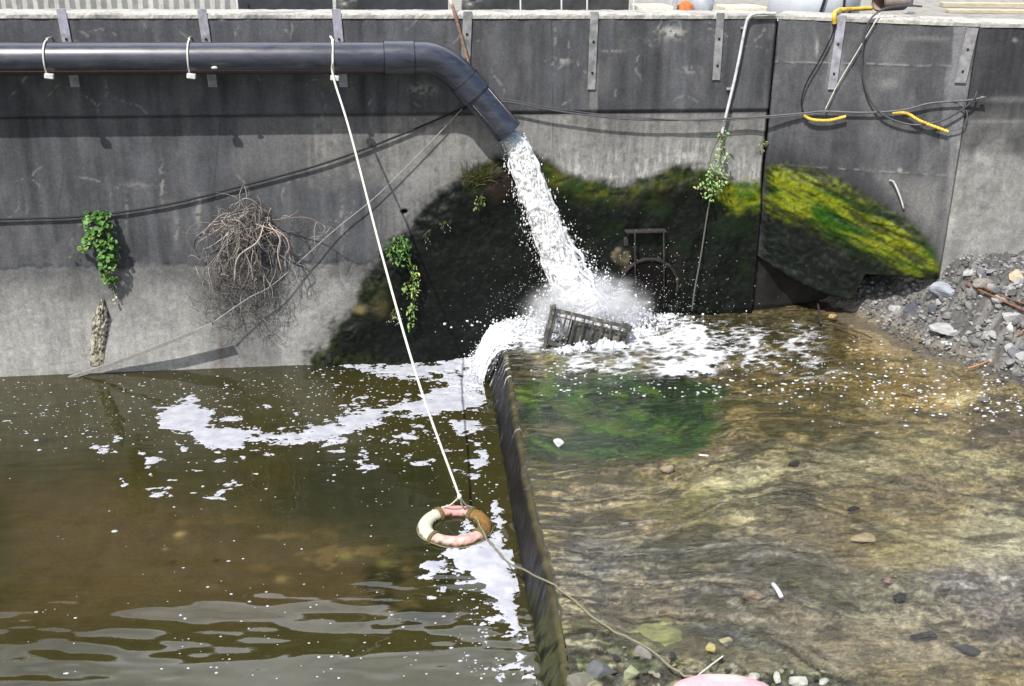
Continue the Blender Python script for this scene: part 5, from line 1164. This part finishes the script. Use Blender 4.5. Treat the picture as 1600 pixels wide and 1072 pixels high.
grass_tuft()
def dead_bush():
    t = empty('dead_bush', tuple(onW(395, 345, .0)), 'tangled dead grey-brown bush clinging to the wall', 'bush'); rt = onW(400, 345, .0)
    mb = MB(); tipc = [S(158, 152, 146), S(124, 118, 114), S(188, 182, 172), S(112, 100, 96)]
    def twig(p0, p1, r, sag, col, n=12, wob=.05):
        m_ = (p0+p1)/2+np.array([RS.randn()*wob, -.04-abs(RS.randn())*wob, sag]); C = curve([p0, p0*.65+m_*.35+RS.randn(3)*wob*.4, m_, p1*.7+m_*.3+RS.randn(3)*wob*.6, p1], n); C[:, 1] = np.minimum(C[:, 1], -.02)
        mb.tube(C, np.linspace(r, r*.3, n), 4, col=col, cap=False); return C
    heads = []
    for k in range(70):        # arching main stems
        x = 376+RS.randn()*42; y = 392+RS.randn()*38
        if x < 300: x = 300+RS.rand()*30
        p1 = onW(x, y, .06+.30*RS.rand()**1.5); C = twig(rt+RS.randn(3)*np.array([.12, 0, .05]), p1, .006+.005*RS.rand(), .08+.12*RS.rand(), tipc[k % 4]*(.7+.4*RS.rand()), 12, .08); heads.append(C)
    for k in range(260):
        C = heads[int(RS.rand()*len(heads))]; p0 = C[2+int(RS.rand()*9)]; d = RS.randn(3)*np.array([.16, .08, .14])+np.array([0, -.02, -.05]); p1 = p0+d; p1[1] = min(p1[1], -.03)
        twig(p0, p1, .0042, .03*RS.randn(), tipc[k % 4]*(.65+.5*RS.rand()), 7, .04)
    for k in range(120):         # hanging dead stems
        C = heads[int(RS.rand()*len(heads))]; p0 = C[-1-int(RS.rand()*5)]; p1 = p0+np.array([RS.randn()*.08, .08*RS.rand(), -.15-.45*RS.rand()]); twig(p0, p1, .0045, -.02, tipc[k % 4]*(.6+.4*RS.rand()), 9, .035)
    for k in range(330):        # litter mat below
        x = 372+RS.randn()*38; y = 455+RS.randn()*32
        if y > 520 or x < 300 or x > 450: continue
        p0 = onW(x, y, .04+.10*RS.rand()); twig(p0, p0+np.array([RS.randn()*.13, RS.randn()*.03, RS.randn()*.13]), .0035, .02, tipc[k % 4]*(.30+.35*RS.rand()), 6, .03)
    to_local(t, mb.build('branches', M_TWIG))
    mb = MB()
    C = curve([onW(345, 352, .05), onW(310, 348, .06), onW(292, 365, .06), onW(298, 385, .06), onW(312, 402, .05)], 24); mb.tube(C, .006, 5, col=S(120, 110, 104)); C = curve([onW(330, 352, .10), onW(352, 350, .12), onW(310, 378, .1)], 12); mb.tube(C, .005, 5, col=S(170, 160, 150))
    C = curve([onW(400, 350, .3), onW(440, 365, .34), onW(452, 385, .34), onW(446, 400, .3), onW(446, 420, .28)], 20); mb.tube(C, .008, 5, col=S(176, 158, 150)); C = curve([onW(420, 350, .3), onW(437, 372, .34), onW(434, 395, .3), onW(440, 425, .26)], 20); mb.tube(C, .009, 5, col=S(186, 168, 156))
    C = curve([onW(412, 352, .3), onW(402, 378, .34), onW(372, 402, .3), onW(366, 440, .26)], 20); mb.tube(C, .009, 5, col=S(190, 176, 164)); C = curve([onW(385, 398, .3), onW(393, 420, .3), onW(395, 438, .26)], 20); mb.tube(C, .008, 5, col=S(176, 162, 150))
    to_local(t, mb.build('runner_stems', M_TWIG))
dead_bush()

# ================================================================== RUBBLE BANK
def rock_mesh(seed, sub=3, facet=.55):
    V, F = ico(sub); rs = np.random.RandomState(seed); U = V.copy()
    for k in range(9):                               # chop with planes: broken, angular
        n = rs.randn(3); n /= np.linalg.norm(n); d = .34+.36*rs.rand(); h = U@n; U = U-np.outer(np.maximum(h-d, 0)*facet*1.6, n)
    n_ = fbm(V[:, 0]*2+seed, V[:, 1]*2+V[:, 2]*1.7, seed, 4); U = U*(1+.30*(n_-.5))[:, None]
    return U, F
ROCKS = {}
def rock(name, p, size, col, label, seed=0, group=None, rz=0., tilt=(0, 0), cat='rock', spots=.4, sub=3):
    key = (seed, sub, tuple(np.round(col, 3)), spots)
    if key not in ROCKS:
        U, F = rock_mesh(seed+3, sub); n = fbm(U[:, 0]*4+U[:, 2]*2, U[:, 1]*4, seed, 4); c = np.broadcast_to(np.array(col), U.shape)*(1+spots*2*(n-.5))[:, None]
        mb = MB(); mb.add(U, F, np.clip(c, .003, .8)); o = mb.build(name, M_ROCK, None, False); ROCKS[key] = o.data
    else:
        o = bpy.data.objects.new(name, ROCKS[key]); COL.objects.link(o)
    o.name = name; o.scale = size if np.ndim(size) else (size,)*3; o.location = tuple(p); o.rotation_euler = (tilt[0], tilt[1], rz); tag(o, label, cat, group); return o
# bank heightfield
_edge = [(1312, 486), (1345, 500), (1400, 520), (1440, 545), (1500, 560), (1560, 580), (1600, 590), (1700, 620)]
EP = np.array([onU(*q)[:2] for q in _edge]); EP = np.vstack([[EP[0][0]-.3, .3], EP, [13, EP[-1][1]-1.2]])
def bank(X, Y):
    d = np.full(X.shape, 1e9)
    for a, b in zip(EP, EP[1:]):
        e = b-a; t = np.clip(((X-a[0])*e[0]+(Y-a[1])*e[1])/(e@e), 0, 1); d = np.minimum(d, np.hypot(X-a[0]-t*e[0], Y-a[1]-t*e[1]))
    ye = np.interp(X, EP[:, 0], EP[:, 1]); d = np.where(Y > ye, d, -d)
    hi = np.where(X < 7.0, .30, .30+.60*sst(6.9, 7.5, X))
    return uz(X)-.03+hi*sst(0, .75, d)+np.clip(d, -.3, .3)*.15-.25*sst(0, .8, -d), d
nx, ny = 330, 300
Xb, Yb = np.meshgrid(np.linspace(6.0, 12.4, nx), np.linspace(.2, -5.2, ny), indexing='ij'); Zk, dk = bank(Xb, Yb)
n1 = fbm(Xb*9, Yb*9, 1501, 5); n2 = fbm(Xb*26, Yb*26, 1507, 4); Zk = Zk+(n1-.5)*.16*sst(-.1, .25, dk)+(n2-.5)*.07*sst(-.05, .2, dk)
ck = np.broadcast_to(S(112, 111, 109), Xb.shape+(3,))*(.35+1.3*n2)[..., None]; ck = lerp(ck, S(60, 58, 56), sst(.5, .6, n1)*.6); ck = lerp(ck, S(124, 112, 94), sst(.30, .05, dk)*sst(7.4, 6.9, Xb)*.8)
keep = (dk[:-1, :-1] > -.9)
bk = mesh_np('rubble_bank', np.stack([Xb, Yb, Zk], -1).reshape(-1, 3), gridF(nx, ny, keep)[:, ::-1].copy(), M_ROCK, np.clip(ck, .01, .8).reshape(-1, 3), False); tag(bk, kind='structure')
# gravel
mb = MB(); V1, F1 = ico(1)
def bz(x, y): z, d = bank(np.array([x]), np.array([y])); return float(z[0]), float(d[0])
k = 0
while k < 2600:
    x, y = 6.5+RS.rand()*3., -.1-RS.rand()*3; z, d = bz(x, y)
    if d < -.05 or (x > 7.15 and y > -1.15): continue
    r = .012+.028*RS.rand()**2.2; U = V1*(1+.7*(RS.rand(len(V1), 1)-.5))*np.array([1, .8+.4*RS.rand(), .6]); g_ = .07+.30*RS.rand()**1.5
    mb.add(U@rot('Z', RS.rand()*6).T*r+np.array([x, y, z+.01]), F1, (g_, g_*.99, g_*(.93+.08*RS.rand()))); k += 1
gv = mb.build('gravel', M_ROCK, None, False); tag(gv, 'grey gravel and chips between the rubble rocks', 'gravel', kind='stuff')
GR = 'rubble rocks at the wall foot'; RCs = [(.18, .18, .19), (.27, .27, .27), (.11, .11, .12), (.36, .355, .35)]
def gsurf(x, y):
    """point of the bank seen at this place"""
    d = ray(x, y); t = 8.
    for _ in range(700):
        p = CAM+d*t; z, dd = bz(p[0], p[1]); z = z if dd > 0 else uz(p[0])
        if p[2] < z: break
        t += .02
    return p
SPEC = [((1592, 437), (.13, .10, .10), (.50, .42, .28), 'squarish sandy yellow block against the wall foot at the right edge', 1), ((1398, 488), (.10, .07, .09), (.50, .50, .50), 'small pale pointed rock at the mouth of the undercut', 2), ((1428, 484), (.14, .10, .11), (.10, .105, .13), 'dark blue-grey rock shaded under the moss panel, left of its twin', 3),
    ((1458, 488), (.11, .08, .08), (.13, .14, .17), 'dark blue-grey rock shaded under the moss panel, next to the big slab', 4), ((1476, 463), (.28, .14, .13), (.34, .36, .42), 'big bluish slab leaning at the corner of the moss panel', 5), ((1482, 522), (.22, .13, .10), (.40, .40, .41), 'big rounded light grey rock in the middle of the rubble', 6),
    ((1545, 523), (.11, .07, .04), (.58, .58, .50), 'flat cream-white stone in the lower rubble', 7), ((1582, 500), (.15, .11, .09), (.46, .46, .46), 'broad pale slab under the rusty rods', 8), ((1520, 485), (.13, .08, .08), (.20, .20, .19), 'rough dark grey rock left of the rusty rods', 9), ((1582, 520), (.07, .06, .11), (.62, .62, .60), 'upright white stone wedge near the right edge', 10),
    ((1590, 560), (.14, .10, .08), (.16, .16, .18), 'round dark wet rock at the water edge on the right', 11), ((1580, 546), (.10, .07, .07), (.60, .60, .60), 'white rock just behind the round dark wet rock', 12), ((1540, 450), (.16, .10, .10), (.30, .28, .25), 'brownish rock above the rusty rods near the wall', 13), ((1515, 430), (.12, .08, .07), (.44, .44, .43), 'light stone lying against the wall foot by the panel corner', 14), ((1568, 470), (.13, .09, .08), (.26, .26, .25), 'mid grey rock behind the rusty rods', 15), ((1480, 540), (.09, .05, .05), (.6, .6, .58), 'white flat chip at the lower edge of the rubble', 16)]
for (q, sz, cl, lb, sd) in SPEC:
    p = gsurf(*q); rock('rubble_rock', p+np.array([0, .03, sz[2]*.25]), sz, cl, lb, sd, GR, RS.rand()*6, (RS.randn()*.2, RS.randn()*.2))
k = 0
while k < 110:
    x, y = 1410+RS.rand()*230, 425+RS.rand()*150; p = gsurf(x, y); z, d = bz(p[0], p[1])
    if d < .02 or p[0] > 9.5 or y > 470+(x-1380)*.52 or (p[0] > 7.1 and p[1] > -1.22): continue
    s = .03+.055*RS.rand()**1.6; rock('rubble_rock', (p[0], p[1], z+s*.25), (s*(1+.5*RS.rand()), s, s*(.55+.4*RS.rand())), RCs[k % 4], 'small grey chunk of broken concrete in the rubble bank', 20+k % 8, 'small rubble chunks', RS.rand()*6, (RS.randn()*.4, RS.randn()*.4), sub=2); k += 1
rope('rusty_rod', [gsurf(1505, 452)+np.array([0, -.05, .08]), gsurf(1530, 466)+np.array([0, -.06, .10]), gsurf(1560, 478)+np.array([0, -.06, .09]), gsurf(1605, 495)+np.array([0, -.05, .06])], .015, M_RUST, 'thick rusty rod lying across the rubble, lower of the pair', 'rod', 30)
rope('rusty_rod', [gsurf(1512, 450)+np.array([0, -.02, .12]), gsurf(1540, 466)+np.array([0, -.03, .12]), gsurf(1575, 480)+np.array([0, -.03, .11]), gsurf(1612, 488)+np.array([0, -.03, .08])], .011, M_RUST, 'thinner rusty rod lying across the rubble, upper of the pair', 'rod', 30)
rope('orange_branch', [onU(1512, 575, .01), onU(1530, 570, .03), onU(1550, 561, .05), onU(1570, 548, .09), gsurf(1590, 530)+np.array([0, -.02, .08]), gsurf(1606, 520)+np.array([0, -.02, .09])], .010, simple('orange_bark', (.42, .20, .10), .7, .3), 'thin orange branch reaching from the rubble into the water', 'branch', 40)
rope('short_post', [onW(1470, 432, 1.2), onW(1470, 445, 1.2)], .008, M_PVC, 'short pale peg under the corner of the moss panel', 'peg', 6) if False else None
rope('driftwood_stick', [onU(1277, 476, .0)+np.array([0, .0, .06]), onU(1280, 490, .05), onU(1283, 506, .01)], .018, simple('black_driftwood', (.03, .028, .025), .7), 'short black stick standing in the foam near the rubble', 'stick', 12)
rope('driftwood_stick', [onU(1284, 504, .02), onU(1310, 509, .03), onU(1345, 520, .03), onU(1362, 528, .01)], .012, simple('brown_driftwood', (.06, .05, .03), .7), 'long dark stick lying flat in the shallows near the rubble', 'stick', 16)
p = onU(1302, 494, .03); rock('orange_stone', p, (.07, .05, .04), (.60, .42, .20), 'small orange-tan stone in the foam below the moss panel', 31, None, .4)

# ---- stones and bits in the stream and pool
def st(q, sz, cl, lb, sd, cat='stone', dz=.0, name='stream_stone', rz=0., fn=onU): p = fn(q[0], q[1], dz); rock(name, p, sz, cl, lb, sd, None, rz, (0, 0), cat)
st((1040, 731), (.09, .075, .045), (.32, .26, .17), 'round tan stone below the green weed eddy', 41, dz=-.02)
st((872, 693), (.060, .055, .05), (.80, .80, .82), 'white foam lump caught in the green weed', 42, 'lump', .03, 'foam_lump')
st((856, 637), (.07, .03, .03), (.012, .012, .01), 'small black stone at the left tip of the green weed', 43, dz=-.02)
st((1099, 650), (.03, .025, .025), (.02, .02, .02), 'tiny black stone at the right end of the green weed', 44, dz=-.015)
st((1185, 932), (.12, .08, .045), (.28, .22, .15), 'flat brown stone just left of the white tube piece', 45, dz=-.035)
st((1030, 990), (.20, .17, .06), (.24, .25, .09), 'large yellow mossy stone near the rope end', 46, dz=-.055)
st((1003, 1020), (.14, .09, .085), (.26, .25, .23), 'grey stone with black underside beside the yellow mossy stone', 47, dz=.0)
st((1112, 1012), (.055, .05, .04), (.42, .36, .14), 'small round yellow stone above the pink float', 48)
st((1132, 1002), (.06, .045, .04), (.46, .42, .26), 'small pale stone right behind the round yellow stone', 49)
st((1405, 935), (.11, .065, .035), (.02, .026, .026), 'flat dark stone alone in the grey shallows', 50, dz=-.035)
st((1440, 994), (.13, .05, .03), (.05, .055, .05), 'long low dark stone right of the shallow centre', 51, dz=-.03)
st((1510, 1014), (.11, .07, .03), (.055, .055, .055), 'low dark stone near the lower right corner', 52, dz=-.03)
st((1330, 795), (.09, .03, .03), (.03, .03, .028), 'thin black stone in the pebbly shallows', 53, dz=-.015)
st((1387, 908), (.05, .04, .03), (.38, .24, .20), 'small pinkish stone in the shallows', 54, dz=-.02)
st((1350, 842), (.12, .08, .04), (.42, .34, .22), 'sandy stone ridge in mid stream', 55, dz=-.045)
st((1240, 725), (.10, .07, .04), (.05, .05, .05), 'dark stone under a green arc of weed', 56, dz=-.04)
st((1535, 625), (.09, .07, .035), (.22, .22, .20), 'grey stone on the pale sand patch', 57, dz=-.025)
st((940, 1050), (.17, .13, .085), (.12, .125, .13), 'dark grey mossy rock on the near end of the weir', 58, dz=.02)
st((905, 1068), (.12, .10, .06), (.20, .19, .15), 'grey-brown rock at the bottom edge beside the weir', 59, dz=.02)
st((985, 1052), (.08, .07, .06), (.34, .36, .22), 'pale green stone at the bottom edge', 60, dz=.04)
for k, (q, s) in enumerate((((1178, 1060), .07), ((1214, 1060), .065), ((1245, 1062), .085), ((1286, 1066), .055))):
    st(q, (s, s*.65, s*.5), (.50, .50, .44), ['jagged white stone right next to the pink float', 'upright white stone, second from the pink float', 'long white stone, third from the pink float', 'small white stone farthest right of the pink float'][k], 61+k, dz=.06, name='white_stone', rz=k*1.3)
GW = 'loose stones on the near shallows'
k = 0
while k < 70:
    x, y = 880+RS.rand()*420, 1000+RS.rand()*72
    if y < 1010+max(0, (x-1000))*.13: continue
    p = onU(x, y, .02); s = .012+.028*RS.rand()**2; rock('shallow_stone', p, (s*1.3, s, s*.7), [(.20, .19, .14), (.09, .11, .05), (.30, .28, .22), (.04, .04, .035)][k % 4], 'small mossy stone strewn over the near shallows', 80+k % 6, GW, RS.rand()*6, sub=2); k += 1
rope('white_tube_piece', [onU(1208, 913, .04), onU(1214, 920, .06), onU(1221, 933, .05)], .018, M_PVC, 'short white tube lying in the shallows', 'tube', 12)
rope('white_scrap', [onU(1092, 711, .02), onU(1107, 712, .02)], .009, M_PVC, 'tiny white scrap floating above the round tan stone', 'scrap', 6)
st((36, 926), (.13, .10, .035), (.012, .014, .008), 'dark mossy stone breaking the pool surface at far left', 70, fn=onZ, dz=.0, name='pool_stone')
def weed_arc():
    mb = MB(); mb.tube(curve([onU(1190, 752, .0), onU(1210, 728, .0), onU(1232, 712, .01), onU(1262, 716, .01), onU(1285, 735, .0)], 40), .016+.008*vn(np.arange(40)*.5, 0*np.arange(40), 3), 6, col=S(70, 84, 34)); o = mb.build('weed_strand', M_TWIG); relocate(o, tuple(onU(1232, 712, 0))); tag(o, 'arched green weed strand over the dark stone', 'weed')


# ================================================================== YARD BEHIND THE WALL
def yard(name, x0, x1, y, h, mat, label, cat, dep=.04, ribs=0, z0=4.36, lean=0., base=None):
    a, b = on(x0, 12, 1, y)[0], on(x1, 12, 1, y)[0]; mb = MB(); w = b-a
    if ribs:
        n = int(w/ribs)*4; xs_ = np.linspace(a, b, n); ph = np.sin(np.arange(n)*pi/2)*.02; V = []
        for q, p_ in zip(xs_, ph): V += [(q, y+p_, z0), (q, y+p_, z0+h), (q, y+p_+.01, z0+h), (q, y+p_+.01, z0)]
        i = np.arange(n*4).reshape(n, 4); j = np.roll(i, -1, 1); mb.add(V, [np.stack([i[:-1], j[:-1], j[1:], i[1:]], -1).reshape(-1, 4), i[0][None], i[-1][::-1][None]])
    else: mb.box(((a+b)/2, y, z0+h/2), (w, dep, h), bev=.01)
    o = mb.build(name, mat, None, False); relocate(o, ((a+b)/2, y, z0)); tag(o, label, cat); return o
D1 = simple('dark_sheet', (.035, .037, .045), .7, .4, 8); D2 = simple('charcoal_sheet', (.05, .05, .052), .7, .5, 6)
yard('corrugated_panel', -120, 368, .95, .42, simple('pale_sheet_metal', (.42, .42, .40), .6, .25, 10), 'pale corrugated panel behind the wall top at far left', 'panel', ribs=.12)
yard('dark_barrier', 372, 520, .95, .38, D1, 'blue-black sheet behind the wall top left of the motor', 'sheet'); yard('dark_barrier', 556, 700, 1.0, .40, D1, 'blue-black sheet behind the wall top between motor and pole', 'sheet')
yard('dark_barrier', 752, 982, 1.0, .40, D2, 'long charcoal sheet behind the wall top right of the pole', 'sheet')
for x, l_ in ((371, 'thin white post beside the pale corrugated panel'), (813, 'thin white post, left one in front of the charcoal sheet'), (877, 'thin white post, middle one in front of the charcoal sheet'), (917, 'thin bent white post, right one in front of the charcoal sheet'), (990, 'thin white post at the right end of the charcoal sheet')):
    a = on(x, 12, 1, .75); rope('thin_post', [(a[0], .75, 4.36), (a[0]+.004, .75, 4.5), (a[0]-.01, .76, 4.78)], .012, M_PVC, l_, 'post', 8)
for x, l_ in ((542, 'dark round motor behind the wall top above the pipe'), (738, 'lumpy grey motor behind the wall top beside the leaning pole')):
    a = on(x, 10, 1, .72); t = empty('motor', (a[0], .72, 4.36), l_, 'motor'); m_ = simple('oily_metal', (.06, .06, .055), .45, .5, 20)
    mb = MB(); mb.tube([(-.13, 0, .13), (.13, 0, .13)], .10, 20); mb.build('casing', m_, t); mb = MB(); mb.box((0, 0, .02), (.24, .2, .035), bev=.005); mb.build('foot_plate', m_, t, False); mb = MB(); mb.box((0, 0, .26), (.1, .1, .06), bev=.01); mb.build('terminal_box', D2, t, False)
yard('cream_slab', 992, 1045, .85, .16, simple('cream_board', (.62, .58, .48), .8, .2), 'cream slab behind the wall top left of the grey post', 'slab', .5)
yard('grey_post', 1046, 1056, .72, .5, simple('grey_post_paint', (.42, .42, .42), .7), 'square grey post behind the wall top beside the orange cloth', 'post', .1)
yard('cream_board', 1126, 1190, .9, .15, simple('pale_yellow_board', (.66, .60, .44), .8, .15), 'pale yellow board behind the wall top right of the bucket', 'board', .45)
a = on(1071, 12, 1, .75)
mb = MB(); V, F = ico(3); n_ = fbm(V[:, 0]*3, V[:, 1]*3+V[:, 2]*2, 44, 3); mb.add(V*np.array([.11, .10, .13])*(.7+.6*n_)[:, None]+np.array([a[0], .75, 4.44]), F); o = mb.build('orange_cloth', simple('orange_fabric', (.55, .16, .04), .8, .4)); relocate(o, (a[0], .75, 4.36)); tag(o, 'bunched orange cloth behind the wall top beside the bucket', 'cloth')
a = on(1098, 12, 1, .72); t = empty('bucket', (a[0], .72, 4.36), 'blue-grey bucket behind the wall top', 'bucket')
mb = MB(); mb.tube([(0, 0, 0), (0, 0, .30)], [.12, .15], 28); mb.build('bucket_wall', simple('bucket_plastic', (.36, .38, .42), .5, .2, 12), t); mb = MB(); mb.tube([(0, 0, .28), (0, 0, .305)], [.158, .158], 28); mb.build('rim', M_METAL, t)
def tank():
    a, b = on(1210, 12, 1, 1.0)[0], on(1345, 12, 1, 1.0)[0]; t = empty('white_tank', ((a+b)/2, 1.15, 4.36), 'large blue-white rounded tank behind the angled panel', 'tank'); m_ = simple('tank_plastic', (.62, .66, .72), .4, .1, 5)
    mb = MB(); w = (b-a)/2; mb.tube([(0, 0, 0), (0, 0, .02), (0, 0, .55), (0, 0, .68), (0, 0, .74)], [w*.97, w, w, w*.8, w*.3], 40); o = mb.build('tank_shell', m_, t)
    mb = MB(); mb.tube(curve([(-w*.1-.15, -w-.02, 0), (-w*.1-.10, -w-.03, .1), (-w*.1-.03, -w-.02, .4), (-w*.1, -w+.05, .6)], 14), .018, 8); mb.tube(curve([(w*.25, -w*.98-.03, 0), (w*.25, -w-.02, .2), (w*.25, -w+.0, .5)], 10), .014, 8); mb.tube([(w*.25, -w-.02, .02), (w*.6, -w*.82, .15)], .012, 8); mb.build('black_strap', M_CABLE, t)
tank()
a = on(1372, 8, 1, .35); t = empty('clay_pipe', (a[0]+.05, .45, 4.47), 'short brown pipe end lying behind the yellow pipe', 'pipe')
mb = MB(); P = [(0, 0, .11), (.45, .25, .11)]; mb.tube(P, .11, 24, cap=False); mb.tube(P[::-1], .09, 24, cap=False); mb.build('barrel', simple('brown_clay', (.34, .26, .22), .8), t)
for x, l_ in ((1420, 'grey metal stub post on the wall top behind the hose loop'),):
    p = onZ(x, 9, ZT); t = empty('metal_stub', tuple(p), l_, 'post'); mb = MB(); mb.tube([(0, 0, 0), (0, 0, .32)], .055, 18); mb.build('shaft', M_METAL, t); mb = MB(); mb.box((0, 0, .008), (.17, .17, .016), bev=.003); mb.build('base_plate', M_METAL, t, False)
wd = simple('pale_timber', (.52, .45, .33), .8, .25, 10, .3, st=(1, 8, 8))
for k, (x0, y0, x1, y1, th) in enumerate(((1470, 10, 1660, 27, .06), (1480, 16, 1660, 34, .045))):
    a = onZ(x0, 13+3*k, ZT+.06); a[1] = max(a[1], -.45); b = a+np.array([2.6, -.36+.10*k, 0]); d = (b-a); L = np.linalg.norm(d); an = math.atan2(d[1], d[0]); mb = MB(); mb.box((0, 0, 0), (L, .16, th), bev=.005); o = mb.build('timber_plank', wd, None, False); c_ = (a+b)/2
    o.location = (c_[0], c_[1], ZT+.05+(.055 if k == 0 else 0)); o.rotation_euler = (0, 0, an); tag(o, ['upper pale timber plank on the wall top at the right corner', 'lower pale timber plank on the wall top at the right corner'][k], 'plank', 'timber planks on the wall top')
# broken mortar crumbs on the coping at right
mb = MB()
for k in range(260):
    x = 1350+RS.rand()*280; p = onZ(x, 18+(x-1350)*.09+RS.rand()*14, ZT+.005); r = .008+.02*RS.rand()**2
    if x < 1530 and (p[1] < np.interp(p[0], [5.16, 7.21], [0, -1.135])+.02): continue
    if x >= 1530 and p[1] < -1.16: continue
    g_ = .3+.3*RS.rand(); mb.add(V1*(1+.6*(RS.rand(len(V1), 1)-.5))*np.array([1, 1, .6])*r+p, F1, (g_, g_*.97, g_*.9))
o = mb.build('mortar_crumbs', M_ROCK, None, False); tag(o, 'pale mortar crumbs scattered on the wall top', 'debris', kind='stuff')
